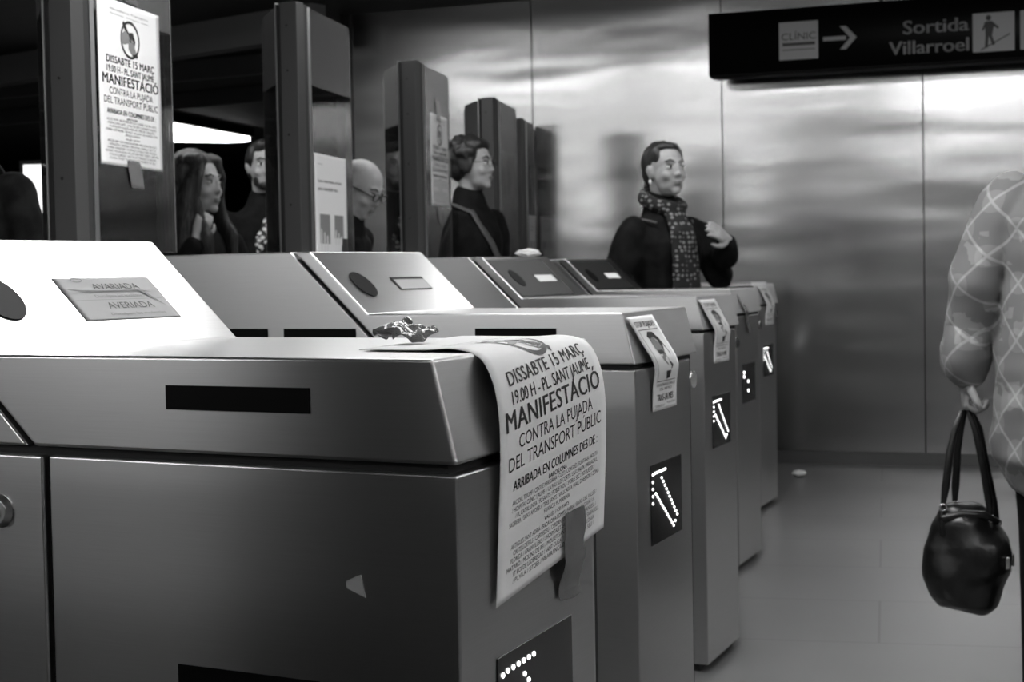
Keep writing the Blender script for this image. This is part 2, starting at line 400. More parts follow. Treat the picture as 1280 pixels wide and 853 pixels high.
def build_gate(kind, label, lw, wid=CW):
    g = empty('ticket_gate', (0, 0, 0)); tag(g, label, 'ticket gate', 'row of steel ticket gates')
    y1 = wid; yc = min(0.342, wid - .03)
    # dark inner frame seen through the joints
    bm = bmesh.new(); add_prism(bm, [(-.012, .03), (-.012, .905), (-.03, .99), (-.55, .99), (-.68, 1.105), (-EX + .35, 1.105), (-EX + .25, .99), (-EX + .01, .98), (-EX + .01, .03)], .008, y1 - .008, SH)
    obj('inner_frame', bm, GAP, g)
    bm = bmesh.new(); add_prism(bm, [(-.03, 0), (-.03, .05), (-EX + .03, .05), (-EX + .03, 0)], .02, y1 - .02, SH); obj('plinth', bm, PLINTH, g)
    # lower front body with a turned corner strip
    bm = bmesh.new()
    plan = [(0, 0), (SH * yc, yc), (SH * yc - .004, yc + .003), (SH * y1 - .016, y1), (-.461, y1), (-.461, 0)]
    A = [bm.verts.new((x, y, .022)) for x, y in plan]; B = [bm.verts.new((x, y, .9025)) for x, y in plan]
    bm.faces.new(A[::-1]); bm.faces.new(B)
    for i in range(6): bm.faces.new((A[i], A[(i + 1) % 6], B[(i + 1) % 6], B[i]))
    obj('body', bm, STEEL, g, .0035, 3)
    bm = bmesh.new(); add_box(bm, (-EX, 0, .022), (-.469, y1, .9025)); obj('rear_body', bm, STEEL, g, .0035, 3)
    # upper housing (left of the slanting joint) and lid
    bm = bmesh.new(); add_prism(bm, [(-.487, ZS), (-.7125, ZH), (-EX + .36, ZH), (-EX + .26, 1.0), (-EX, 1.0), (-EX, ZS)], 0, y1, 0)
    obj('upper_housing', bm, STEEL, g, .003, 3)
    bm = bmesh.new(); add_prism(bm, [(0, ZS), (-.022, 1.0), (XB, 1.0), (XT, ZH), (-.7045, ZH), (-.479, ZS)], 0, y1, SH)
    obj('lid', bm, STEEL_SLOPE if kind == 'x' else STEEL, g, .0035, 3)
    # sensor windows on the near side
    def win(x0, x1, z0, z1, y=0): box('sensor_window', (x0, y - .0012, z0), (x1, y + .004, z1), BLACKMATT, g)
    win(-.311, -.149, .951, .9735)
    win(-.305, -.145, .690, .7145)
    win(-.732, -.567, .952, .973); win(-.935, -.770, .952, .973)
    # reader on the slope
    if kind == 'dark':
        bm = bmesh.new(); slope_slab(bm, .004, .335, .006, .160, -.002, .0022); obj('reader_panel', bm, DARKPLATE, g, .001)
        lift = .0024
    else: lift = .0006
    bm = bmesh.new(); cy, cs, r = .075, .080, .034
    ring = [spt(cy + r * math.cos(a) * (0.85 if kind != 'dark' else .75), cs + r * math.sin(a), lift + .0012) for a in [2 * math.pi * k / 36 for k in range(36)]]
    top_ = [bm.verts.new(p) for p in ring]; bot = [bm.verts.new(p - SLN * .004) for p in ring]
    bm.faces.new(top_); bm.faces.new(bot[::-1])
    for k in range(36): bm.faces.new((top_[k], bot[k], bot[(k + 1) % 36], top_[(k + 1) % 36]))
    obj('card_reader', bm, BLACKMATT, g)
    if kind != 'taped':
        bm = bmesh.new(); slope_slab(bm, .186, .303, .063, .098, lift - .001, lift + .0006)
        fr = obj('ticket_slot', bm, GAP if kind != 'dark' else DARKPLATE, g)
        bm = bmesh.new(); slope_slab(bm, .190, .300, .063, .0905, lift - .0006, lift + .0012)
        obj('slot_plate', bm, mat('slot_steel', 150, .5, .7) if kind == 'plain' else WHITEPL, fr)
    # arrow display on the end face
    bm = bmesh.new(); dy0, dy1, dz0, dz1 = .077, .272, .590, .731
    def eb(bm, y0, y1_, z0, z1, l0, l1):
        v = [bm.verts.new(endpt(y, z, l)) for y in (y0, y1_) for z in (z0, z1) for l in (l0, l1)]
        for q in ((0, 1, 3, 2), (4, 6, 7, 5), (0, 4, 5, 1), (2, 3, 7, 6), (0, 2, 6, 4), (1, 5, 7, 3)): bm.faces.new([v[i] for i in q])
    eb(bm, dy0, dy1, dz0, dz1, -.004, .0012)
    dsp = obj('display', bm, BLACKGLOSS, g, .0006)
    pts = ARROW if lw == 'arrow' else [(.1, .70), (.1, .685), (.16, .665), (.16, .632)]
    if lw == 'near': pts = ARROW
    if lw == 'dots':
        for (y, z) in pts:
            bm = bmesh.new(); add_ball(bm, endpt(y, z, .0018), (.0012, .0055, .0055), seg=10); obj('led', bm, LED, dsp, smooth=True)
    else:
        bm = bmesh.new()
        for (y, z) in pts: add_ball(bm, endpt(y, z, .0018), (.0012, .0025, .0025), seg=8)
        obj('light_arrow', bm, LED, dsp, smooth=True)
    # lock on the corner strip
    bm = bmesh.new(); ly = min(.372, wid - .015)
    Ml = Matrix.Translation(endpt(ly, .862, -.006)) @ Matrix.Rotation(math.pi / 2, 4, 'Y')
    bmesh.ops.create_cone(bm, cap_ends=True, segments=20, radius1=.016, radius2=.016, depth=.012, matrix=Ml)
    lk = obj('lock', bm, CHROME, g, .001)
    bm = bmesh.new(); Mk = Matrix.Translation((-.528, -.003, .845)) @ Matrix.Rotation(math.pi / 2, 4, 'X')
    bmesh.ops.create_cone(bm, cap_ends=True, segments=24, radius1=.0175, radius2=.014, depth=.008, matrix=Mk)
    lk2 = obj('lock', bm, STEEL, g, .001)
    bm = bmesh.new(); Mk = Matrix.Translation((-.528, -.008, .845)) @ Matrix.Rotation(math.pi / 2, 4, 'X')
    bmesh.ops.create_cone(bm, cap_ends=True, segments=16, radius1=.007, radius2=.0065, depth=.004, matrix=Mk)
    obj('key_barrel', bm, CHROME, lk2)
    return g
def copy_tree(o, parent=None):
    c = o.copy(); COL.objects.link(c)
    if parent: c.parent = parent
    for ch in [k for k in bpy.data.objects if k.parent == o and k != c]: copy_tree(ch, c)
    return c
gl = ['nearest steel ticket gate, draped poster on its end, out-of-order label on its slope',
      'second steel ticket gate from the front, stop-increases leaflet on its corner, plain steel reader slope',
      'third steel ticket gate from the front, leaflet on its end, dark reader panel',
      'fourth ticket gate from the front, clear tape scrap, only a few display dots lit',
      'fifth ticket gate from the front, curled leaflet on its end',
      'farthest ticket gate, narrow, standing against the steel end wall']
G = [build_gate('taped', gl[0], 'arrow'), build_gate('plain', gl[1], 'arrow')]
G.append(build_gate('dark', gl[2], 'arrow'))
G.append(build_gate('dark', gl[3], 'dots'))
G.append(copy_tree(G[2])); G[4]['label'] = gl[4]
G.append(build_gate('dark', gl[5], 'arrow', 0.33))
for i, g in enumerate(G): g.location = (XS[i], YS[i], 0)
g = copy_tree(G[1]); g.location = (.44, -1.354, 0); g['label'] = 'added unseen ticket gate beside the camera, left of the frame, darkens the nearest one seen'  # extra gate out of view, added so the nearest side mirrors something dark

# ------------------------------------------------------------------ glass leaves on the gates
LD = Vector((-0.301, 0.953, 0)).normalized()
def leaf_mesh(name, p0, d, length, z0, z1, t, m1, m2, zf, parent, r=.03):
    """glass pane with a rounded upper outer corner; above zf a pale reflection is put into the material"""
    d = Vector(d).normalized(); n = Vector((-d.y, d.x, 0)); p0 = Vector(p0)
    prof = [(0, z0), (length, z0), (length, zf)]
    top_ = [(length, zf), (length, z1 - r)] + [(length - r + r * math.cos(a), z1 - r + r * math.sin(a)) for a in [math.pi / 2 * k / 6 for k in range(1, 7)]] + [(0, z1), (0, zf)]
    for nm, pr, m in (('pane', prof + [(0, zf)], m1), ('reflection_band', top_, m2)):
        bm = bmesh.new()
        A = [bm.verts.new(p0 + d * s + n * (t / 2) + Vector((0, 0, z))) for s, z in pr]
        B = [bm.verts.new(p0 + d * s - n * (t / 2) + Vector((0, 0, z))) for s, z in pr]
        bm.faces.new(A); bm.faces.new(B[::-1])
        for i in range(len(pr)): bm.faces.new((A[i], B[i], B[(i + 1) % len(pr)], A[(i + 1) % len(pr)]))
        o = obj('leaf' if nm == 'pane' else nm, bm, m, parent)
        if nm == 'pane': parent = o
    # bright polished outer edge
    bm = bmesh.new(); e0 = p0 + d * (length + .0005)
    A = [e0 + n * s * t / 2 + d * k for s in (-1, 1) for k in (0, .0025)]
    v = [bm.verts.new(a + Vector((0, 0, z))) for a in A for z in (z0, z1 - r)]
    for q in ((0, 1, 3, 2), (4, 6, 7, 5), (0, 4, 5, 1), (2, 3, 7, 6), (0, 2, 6, 4), (1, 5, 7, 3)): bm.faces.new([v[i] for i in q])
    obj('leaf_edge', bm, mat('edge_glass', 130, .3), parent)
    return parent
pl_ = ['tall glass gate leaf post nearest the camera, carrying a protest poster',
       'second tall glass gate leaf post, white conduct notice low on its pane',
       'third glass gate post, greyish protest poster, left of the curly haired person',
       'fourth tall glass gate leaf post, empty pane, right of the curly haired person',
       'farthest and lowest-looking tall glass gate leaf post, small notice at the bottom']
POST = []
for i in range(1, 6):
    wy = CW if i < 5 else .33
    c = Vector((XS[i] - 1.45, YS[i] + wy / 2 + .01, ZH))
    t = empty('glass_gate', c); tag(t, pl_[i - 1], 'glass gate', 'tall glass gate leaves standing on the ticket gates'); POST.append(t)
    H = 1.93 - ZH
    box('base_plate', (-.07, -.06, 0.0005), (.07, .07, .008), STEEL, t, .001)
    box('post', (-.030, -.035, .008), (.034, .004, H), POSTM, t, .0015)
    box('hinge_column', (-.026, .004, .008), (.030, .026, H - .006), POSTD, t, .001)
    box('light_strip', (.012, .026, .008), (.032, .040, H - .01), ALU, t, .001)
    box('dark_channel', (-.042, -.037, .008), (-.030, -.010, H - .004), GAP, t)
    box('edge_strip', (-.047, -.039, .008), (-.042, -.020, H), ALU, t)
    for k, z in enumerate((.18, .40, .60, .74)):
        bm = bmesh.new(); bmesh.ops.create_cone(bm, cap_ends=True, segments=12, radius1=.004, radius2=.003, depth=.002, matrix=Matrix.Translation((-.005, -.036, z)) @ Matrix.Rotation(math.pi / 2, 4, 'X'))
        obj('screw', bm, GAP, t)
    leaf_mesh('leaf', (.022, .041, .0), LD, .43 if i < 5 else .24, .02, H - .012, .010, GLASS, REFLBAND, .56, t)
    leaf_mesh('leaf', (-.049, -.028, .0), (-.155, .14, 0), .22, .02, H - .012, .010, GLASS, REFLBAND, .56, t)

# ------------------------------------------------------------------ protest posters
TXT = [("ARC DEL TRIOMF / CENTRE MERIDIANA / CLOT / CONGRÉS / FONTANA / HORTA", .80), ("/ HOSPITAL CLÍNIC / JAUME I / LA PAU / LES CORTS / LLUCMAJOR / MARAGALL", .80),
       ("/ PL.CATALUNYA / PL.SANTS / POBLE NOU / POBLE SEC / ROQUETES /", .74), ("SAGRERA / SANT ANDREU / TRES SANTS / VALLCARCA / VALL D'HEBRON / ZONA", .84), ("FRANCA PL.MARINA", .24)]
TX2 = [("ARTIGUES-SANT ADRIÀ / BADALONA-POMPEU FABRA / BAIXA DEL VALLÈS /", .80), ("CASTELLDEFELS / CARDEDEU / CERDANYOLA / CORNELLÀ / GAVÀ / LA", .76),
       ("FLORIDA / GRANOLLERS / L'HOSPITALET-LA PUBILLA CASES / MANRESA /", .80), ("MATARÓ / MOLINS DE REI / MOLLET-SANT FOST / PARETS / SABADELL", .86),
       ("ST BOI DE LLOBREGAT / SANT CUGAT / TERRASSA / LA COLÒNIA", .76), ("/ PL.VILA / SITGES / VILAFRANCA DEL PENEDÈS / LA SEU /", .76)]
def poster_art(W, H):
    a = Sheet(); c = W / 2
    a.text("Mataderos Transport", c, .062 * H, .013 * H, .62 * W, 1, .01)
    a.text("Plataforma   Transport   Públic", c, .088 * H, .009 * H, .62 * W, 1, .0)
    cx, cy, r = c, .215 * H, .155 * W
    # crossed-out hand and purse, plain shapes
    a.poly([(cx - .15 * W, cy - .02 * H), (cx - .07 * W, cy - .055 * H), (cx - .01 * W, cy - .02 * H), (cx - .02 * W, cy + .02 * H), (cx - .09 * W, cy + .035 * H), (cx - .14 * W, cy + .035 * H)], 2)
    a.poly([(cx - .03 * W, cy + .015 * H), (cx + .05 * W, cy + .01 * H), (cx + .10 * W, cy + .075 * H), (cx + .02 * W, cy + .09 * H), (cx - .03 * W, cy + .06 * H)], 2)
    a.poly([(cx - .02 * W, cy - .045 * H), (cx + .05 * W, cy - .05 * H), (cx + .085 * W, cy), (cx + .06 * W, cy + .06 * H), (cx + .045 * W, cy), (cx + .0 * W, cy - .02 * H)], 1)
    a.poly([(cx + .0 * W, cy + .05 * H), (cx + .09 * W, cy + .085 * H), (cx + .03 * W, cy + .095 * H)], 1)
    q = r * .707; k = .012 * W
    n = 14; P = []; Fq = []
    for i in range(n + 1):
        x = -q + 2 * q * i / n; P += [(cx + x - k, cy + x + k), (cx + x + k, cy + x - k)]
    for i in range(n): Fq.append((2 * i, 2 * i + 1, 2 * i + 3, 2 * i + 2))
    a.items.append((P, Fq, 1))
    a.ring(cx, cy, r, .117 * H, .020 * W)
    a.text("DISSABTE 15 MARÇ", c, .382 * H, .046 * H, .77 * W, 1, .045)
    a.text("19.00 H - PL. SANT JAUME", c, .438 * H, .042 * H, .76 * W, 1, .03)
    a.text("MANIFESTACIÓ", c, .510 * H, .062 * H, .90 * W, 1, .05)
    a.text("CONTRA LA PUJADA", c, .570 * H, .043 * H, .70 * W, 1, .008)
    a.text("DEL TRANSPORT PÚBLIC", c, .628 * H, .044 * H, .87 * W, 1, .008)
    a.text("ARRIBADA EN COLUMNES DES DE :", c, .688 * H, .031 * H, .79 * W, 1, .04)
    a.text("BARCELONA", c, .713 * H, .0145 * H, .17 * W, 1, .035)
    y = .731
    for s, ww in TXT: a.text(s, c, y * H, .0145 * H, ww * W, 1, .012); y += .0205
    a.text("VALLÈS / CIUTATS", c, (y + .003) * H, .012 * H, .23 * W, 1, .035); y += .026
    for s, ww in TX2: a.text(s, c, y * H, .0145 * H, ww * W, 1, .012); y += .0205
    return a
def spline(pts):
    """arc-length lookup through smoothed profile points"""
    P = [Vector(p) for p in pts]; D = []
    for i in range(len(P) - 1):
        p0 = P[max(i - 1, 0)]; p1 = P[i]; p2 = P[i + 1]; p3 = P[min(i + 2, len(P) - 1)]
        for k in range(12):
            t = k / 12
            D.append(.5 * ((2 * p1) + (p2 - p0) * t + (2 * p0 - 5 * p1 + 4 * p2 - p3) * t * t + (3 * p1 - p0 - 3 * p2 + p3) * t ** 3))
    D.append(P[-1]); Ls = [0]
    for a, b in zip(D, D[1:]): Ls.append(Ls[-1] + (b - a).length)
    def at(s):
        s = max(0, min(s, Ls[-1] - 1e-6)) if s < Ls[-1] else s
        if s >= Ls[-1]:
            t = (D[-1] - D[-2]).normalized(); return D[-1] + t * (s - Ls[-1]), t
        lo = 0; hi = len(Ls) - 1
        while hi - lo > 1:
            m = (lo + hi) // 2
            if Ls[m] <= s: lo = m
            else: hi = m
        t = (s - Ls[lo]) / (Ls[hi] - Ls[lo]); tt = (D[hi] - D[lo]).normalized()
        return D[lo].lerp(D[hi], t), tt
    return at, Ls[-1]
# near poster: lies on the lid of the nearest gate and hangs over its end
PW, PH = .297, .360
prof = [(-.30, 1.0014), (-.18, 1.0014), (-.085, 1.0016), (-.045, 1.003), (-.018, .996), (-.003, .974), (.004, .94), (.0055, .90), (.005, .86), (.004, .81), (.003, .74), (.003, .70)]
pat, plen = spline(prof)
PHI = math.radians(5.0); PY0 = .070; SBOT = None
def arc_at_z(z):
    s = plen
    while pat(s)[0].y < z: s -= .001
    return s
SB = arc_at_z(.777)
def near_surf(x, y):
    xx = x; yy = y - PH                    # from bottom-left corner, y up negative
    a = xx * math.cos(PHI) - yy * math.sin(PHI) * 1.0
    s = SB + yy * math.cos(PHI) - xx * math.sin(PHI)
    Y = PY0 + a
    p, t = pat(s); k = SH if p.x > -.06 else SH * max(0, 1 - (-.06 - p.x) / .08)
    lift = .0008
    n = Vector((t.y * -1, 0, t.x)); n = Vector((-t.y, 0, t.x)) if Vector((-t.y, 0, t.x)).dot(Vector((.5, 0, .5))) > 0 else Vector((t.y, 0, -t.x))
    curl = .004 * math.exp(-((x) / .05) ** 2) * (1 if s > .35 else 0)
    return Vector((p.x + SH * Y * (1 if p.x > -.2 else 1), Y, p.y)) + n * (lift + 0), n
near_art = poster_art(PW, .305)
near_art.items = [([(x, y + PH - .305) for x, y in v], f, m) for v, f, m in near_art.items]
po = sheet_obj('protest_poster', PW, PH, near_surf, near_art, [PAPER, INK, INKGREY], nu=16, nv=60, lift=.0004)
tag(po, 'large white protest poster draped over the end of the nearest ticket gate', 'poster')
def strip(name, pts, width_vec, m, thick=.0005, crump=0.0, nw=5, label=None, cat='tape', seed=1, sub=1):
    rnd = random.Random(seed); bm = bmesh.new(); wv = Vector(width_vec); g = []
    for j, p in enumerate(pts):
        p = Vector(p); g.append([bm.verts.new(p + wv * (i / nw - .5) + Vector((rnd.uniform(-1, 1), rnd.uniform(-1, 1), rnd.uniform(-1, 1))) * crump) for i in range(nw + 1)])
    for j in range(len(g) - 1):
        for i in range(nw): bm.faces.new((g[j][i], g[j + 1][i], g[j + 1][i + 1], g[j][i + 1]))
    me = bpy.data.meshes.new(name); bm.to_mesh(me); bm.free(); o = link(name, me, m)
    sd = o.modifiers.new('s', 'SOLIDIFY'); sd.thickness = thick; sd.offset = 0
    if sub:
        ss = o.modifiers.new('ss', 'SUBSURF'); ss.levels = sub; ss.render_levels = sub
        for p in me.polygons: p.use_smooth = True
    if label: tag(o, label, cat)
    return o
# grey tape holding its lower right corner
tp = []
for k in range(11):
    z = .838 - k * .0088; y = .268 - .0006 * k
    tp.append((SH * y + .0085 + .003 * math.sin(k * 1.3) * (k > 4) - max(0, k - 5) * .0009, y, z))
strip('tape_strip', tp, (-.008, .060, 0), SMOKETAPE, .0006, .0015, 5, 'creased grey tape strip holding the lower corner of the draped poster', seed=3)
# crumpled clear tape on the lid
cl = []
for k in range(9): cl.append((-.215 + .0075 * k, .225 - .003 * k, 1.007 + .026 * abs(math.sin(k * 1.9)) * (1 - k / 10)))
strip('clear_tape', cl, (.006, .055, .006), CLEARTAPE, .0004, .006, 7, 'crumpled clear tape on the lid at the top of the draped poster', seed=5)
# torn sticker remnant on the near side
bm = bmesh.new()
pts = [(-.114, .806), (-.103, .811), (-.0985, .8125), (-.096, .801), (-.094, .793), (-.105, .797), (-.1135, .800)]
A = [bm.verts.new((x, -.0004, z)) for x, z in pts]; B = [bm.verts.new((x, -.0012, z)) for x, z in pts]
bm.faces.new(A); bm.faces.new(B[::-1])
for i in range(len(pts)): bm.faces.new((A[i], B[i], B[(i + 1) % len(pts)], A[(i + 1) % len(pts)]))
tag(obj('sticker_scrap', bm, mat('scrap_grey', 150, .5)), 'small torn grey sticker scrap on the near side of the nearest gate', 'sticker')

# out-of-order label on the first slope (y .172..325, s .04...108)
art = Sheet()
LW, LH = .155, .069
art.text("AVARIADA", .088, .0205, .0105, .075, 1, .0); art.text("Disculpeu les molèsties", .083, .0335, .005, .08, 2, .0)
art.text("AVERIADA", .088, .0515, .0105, .075, 1, .0); art.text("Disculpen las molestias", .090, .0625, .0045, .09, 2, .0)
art.ring(.034, .004, .009, .004, .0012, 2, 16)
art.poly([(.002, .018), (.03, .0215), (.07, .0225), (.12, .0225), (.14, .026), (.12, .0245), (.07, .0245), (.03, .0245)], 2)
art.poly([(.118, .022), (.127, .024), (.146, .050), (.136, .040)], 2); art.rect(.004, .037, .148, .0374, 2)
def lab(x, y):
    wv = .0009 * math.exp(-((y - .022) / .003) ** 2)
    return spt(.172 + x, .1085 - y, .0007 + wv), SLN
tag(sheet_obj('out_of_order_label', LW, LH, lab, art, [mat('label_grey', 150, .6), mat('label_ink', 62, .6), mat('label_soft', 108, .6)], nu=20, nv=24, lift=.0003), 'creased out-of-order label on the bright slope of the nearest gate', 'label')

# leaflets on the corners of further gates
def leaflet_art(W, H):
    a = Sheet()
    a.text("STOP PUJADES", W / 2, .115 * H, .06 * H, .74 * W, 1, .03)
    a.rect(.12 * W, .145 * H, .88 * W, .152 * H, 1); a.rect(.12 * W, .152 * H, .135 * W, .70 * H, 2); a.rect(.12 * W, .70 * H, .88 * W, .707 * H, 1)
    a.poly([(.30 * W, .22 * H), (.42 * W, .17 * H), (.60 * W, .18 * H), (.72 * W, .26 * H), (.66 * W, .30 * H), (.50 * W, .23 * H), (.36 * W, .25 * H)], 1)
    a.poly([(.34 * W, .25 * H), (.50 * W, .23 * H), (.60 * W, .30 * H), (.58 * W, .42 * H), (.50 * W, .55 * H), (.38 * W, .48 * H), (.33 * W, .36 * H)], 2)
    a.poly([(.60 * W, .28 * H), (.72 * W, .27 * H), (.78 * W, .42 * H), (.70 * W, .55 * H), (.60 * W, .66 * H), (.50 * W, .64 * H), (.60 * W, .50 * H), (.54 * W, .42 * H)], 1)
    a.rect(.36 * W, .375 * H, .56 * W, .42 * H, 1)
    a.poly([(.42 * W, .60 * H), (.62 * W, .60 * H), (.60 * W, .68 * H), (.48 * W, .69 * H)], 1)
    a.text("CONTRA EL PREUS", W / 2, .755 * H, .028 * H, .74 * W, 1, .02)
    a.text("DEL METRO", W / 2, .80 * H, .028 * H, .5 * W, 1, .02)
    a.text("TRAS-LA MES", W / 2, .905 * H, .07 * H, .66 * W, 1, .05)
    a.text("STOPPUJADES CAT", W * .28, .965 * H, .022 * H, .4 * W, 1, .01); a.text("TRANSPORT", W * .75, .95 * H, .022 * H, .36 * W, 1, .01)
    return a
def leaflet(i, y0, W, label, sway=.09, H=.200, ztop=.992, curl=0.0, art=True):
    at_, L_ = spline([(-.0175, ztop), (-.012, .975), (-.003, .945), (.006, .918), (.0075, .895), (.0035, .87), (.0022, .84), (.0022, .78)])
    def sf(x, y):
        p, t = at_(y); n = Vector((-t.y, 0, t.x)); n = n if n.x > 0 else -n
        yy = min(y, .095); sh = sway * yy / .095
        Y = y0 + x + sh + curl * math.sin(y * 30)
        return Vector((XS[i] + p.x + .001 + SH * Y + .003 * math.sin(x / W * math.pi) * math.exp(-((y - .09) / .04) ** 2), YS[i] + Y, p.y)), n
    o = sheet_obj('leaflet', W, H, sf, leaflet_art(W, H), [PAPER, INK, INKGREY], nu=10, nv=30, lift=.0004)
    tag(o, label, 'leaflet', 'leaflets on the ends of the gates')
leaflet(1, .004, .150, 'white leaflet with a dark portrait over the corner of the second gate', .085, .172)
leaflet(2, .012, .165, 'white leaflet with a dark portrait hanging on the end of the third gate', .078, .176, .990)
leaflet(4, .050, .165, 'curled white leaflet on the end of the fifth gate', .075, .176, .990, .012)
cl = [(XS[3] + .004 + SH * .16 - .02 * max(0, 1 - k / 3) + .004 * math.sin(k * 2), YS[3] + .10 + .010 * k, .985 - .018 * k) for k in range(9)]
strip('clear_tape', cl, (-.008, .05, 0), CLEARTAPE, .0005, .005, 5, 'crumpled clear tape left on the end of the fourth gate', seed=9)
cl = [(XS[3] + .0035 + SH * .2, YS[3] + .155 + .004 * k, .845 - .010 * k) for k in range(3)]
strip('paper_scrap', cl, (-.005, .042, 0), PAPER, .0005, .001, 2, 'tiny white paper scrap stuck below the tape on the fourth gate', 'scrap', seed=2, sub=0)

# ------------------------------------------------------------------ posters on the glass leaves
def leafpt(i, s, z, off): # along leaf, world z
    c = POST[i].location; n = Vector((LD.y, -LD.x, 0)).normalized()
    return Vector((c.x + .022, c.y + .041, 0)) + LD * s + n * off + Vector((0, 0, z))
def leaf_surf(i, s0, z0, off=.0065, tilt=0.0):
    n = Vector((LD.y, -LD.x, 0)).normalized()
    return lambda x, y: (leafpt(i, s0 + x + y * tilt, z0 - y + x * tilt, off), n)
tag(sheet_obj('protest_poster', .34, .378, leaf_surf(0, .018, 1.712), poster_art(.34, .378), [PAPER, INK, INKGREY]), 'white protest poster taped to the pane of the nearest glass gate post', 'poster', 'protest posters on glass')
tag(sheet_obj('protest_poster', .31, .378, leaf_surf(2, .085, 1.735), poster_art(.31, .378), [PAPER_DIM, INK, INKGREY]), 'greyish protest poster on the pane of the third glass gate post', 'poster', 'protest posters on glass')
def notice_art(W, H):
    a = Sheet(); a.text("tmb avís", .10 * W, .10 * H, .015 * H, .15 * W, 1, .0, 'l')
    a.text("Les normes estan", .10 * W, .27 * H, .034 * H, .74 * W, 1, .02, 'l'); a.text("per complir-les.", .10 * W, .345 * H, .034 * H, .62 * W, 1, .02, 'l')
    for x0, x1, y1 in ((.13, .44, .86), (.58, .87, .80)):
        a.rect(x0 * W, .575 * H, x1 * W, y1 * H, 2); a.disc((x0 + x1) / 2 * W, .66 * H, .05 * W, .035 * H, 1, 12)
        a.poly([((x0 + .08) * W, .70 * H), ((x1 - .08) * W, .70 * H), ((x1 - .05) * W, y1 * H), ((x0 + .05) * W, y1 * H)], 1)
        for k in range(3): a.rect((x0 + .02 + .09 * k) * W, (.72 + .03 * k) * H, (x0 + .06 + .09 * k) * W, (y1 + .07) * H, 3)
    a.rect(.8 * W, .80 * H, .99 * W, .99 * H, 1)
    return a
NM = [PAPER, INK, INKGREY, mat('notice_light', 205, .7)]
NMD = [mat('notice_back', 150, .7), mat('ni1', 50, .6), mat('ni2', 60, .6), mat('ni3', 130, .6)]
tag(sheet_obj('conduct_notice', .34, .335, leaf_surf(1, .012, 1.465), notice_art(.34, .335), NM), 'white conduct notice with two pictures low on the second glass pane', 'notice', 'conduct notices on glass')
tag(sheet_obj('conduct_notice', .25, .335, leaf_surf(0, .05, 1.325, -.0068), notice_art(.25, .335), NMD), 'dim conduct notice on the nearest glass pane, below the protest poster', 'notice', 'conduct notices on glass')
tag(sheet_obj('conduct_notice', .19, .25, leaf_surf(4, .03, 1.395), notice_art(.19, .25), [PAPER_DIM, INK, INKGREY, NM[3]]), 'small grey conduct notice at the foot of the farthest glass pane', 'notice', 'conduct notices on glass')
def ltape(i, s, z, L, wd, label, m, seed):
    pts = [leafpt(i, s + .004 * k, z - L * k / 6, .0085 + .001 * (k % 2)) for k in range(7)]
    strip('tape_strip', pts, LD * wd, m, .0005, .0015, 4, label, seed=seed)
ltape(0, .175, 1.80, .085, .075, 'dark crumpled tape strip over the top edge of the poster on the nearest glass pane', SMOKETAPE, 11)
ltape(0, .185, 1.35, .065, .075, 'grey tape strip under the poster on the nearest glass pane', SMOKETAPE, 12)
ltape(2, .20, 1.80, .09, .07, 'tape strip above the poster on the third glass pane', SMOKETAPE, 13)
ltape(2, .20, 1.345, .06, .07, 'tape strip below the poster on the third glass pane', CLEARTAPE, 14)

# ------------------------------------------------------------------ hanging exit sign
SA = math.atan2(WD.y, WD.x)
s0 = Vector((-2.620, 7.072, 0)); SK = 1.094
sg = empty('hanging_sign', (s0.x, s0.y, 2.092), SA); tag(sg, 'long black hanging sign with white lettering, arrow and exit pictogram', 'sign')
SIGNB = mat('sign_black', 8, .5, spec=.15)
box('sign_box', (0, 0, 0), (3.6, .14, .312 * SK), SIGNB, sg, .012)
for x in (.9, 2.6):
    bm = bmesh.new(); bmesh.ops.create_cone(bm, cap_ends=True, segments=12, radius1=.012, radius2=.012, depth=CEIL - 2.092 - .3415, matrix=Matrix.Translation((x, .07, .3415 + (CEIL - 2.4335) / 2)))
    obj('hanger_rod', bm, POSTD, sg)
SGW = mat('sign_white', 155, .7, spec=.1); SGT = mat('sign_text', 142, .7, spec=.1)
a = Sheet(); H0 = .312
def zy(z): return 2.316 - z
a.rect(.346, zy(2.249), .533, zy(2.069), 1)
a.text("CLÍNIC", .44, zy(2.163), .035, .165, 2, .01); a.rect(.362, zy(2.15), .518, zy(2.135), 2)
a.rect(.362, zy(2.118), .518, zy(2.114), 2)
a.poly([(.556, zy(2.167)), (.665, zy(2.167)), (.665, zy(2.147)), (.556, zy(2.147))], 3)
a.poly([(.635, zy(2.213)), (.665, zy(2.213)), (.715, zy(2.157)), (.665, zy(2.103)), (.635, zy(2.103)), (.683, zy(2.157))], 3)
a.text("Sortida", 1.226, zy(2.155), .065, .295, 3, .03, 'r'); a.text("Villarroel", 1.226, zy(2.062), .065, .36, 3, .03, 'r')
a.rect(1.245, zy(2.228), 1.43, zy(2.05), 1)
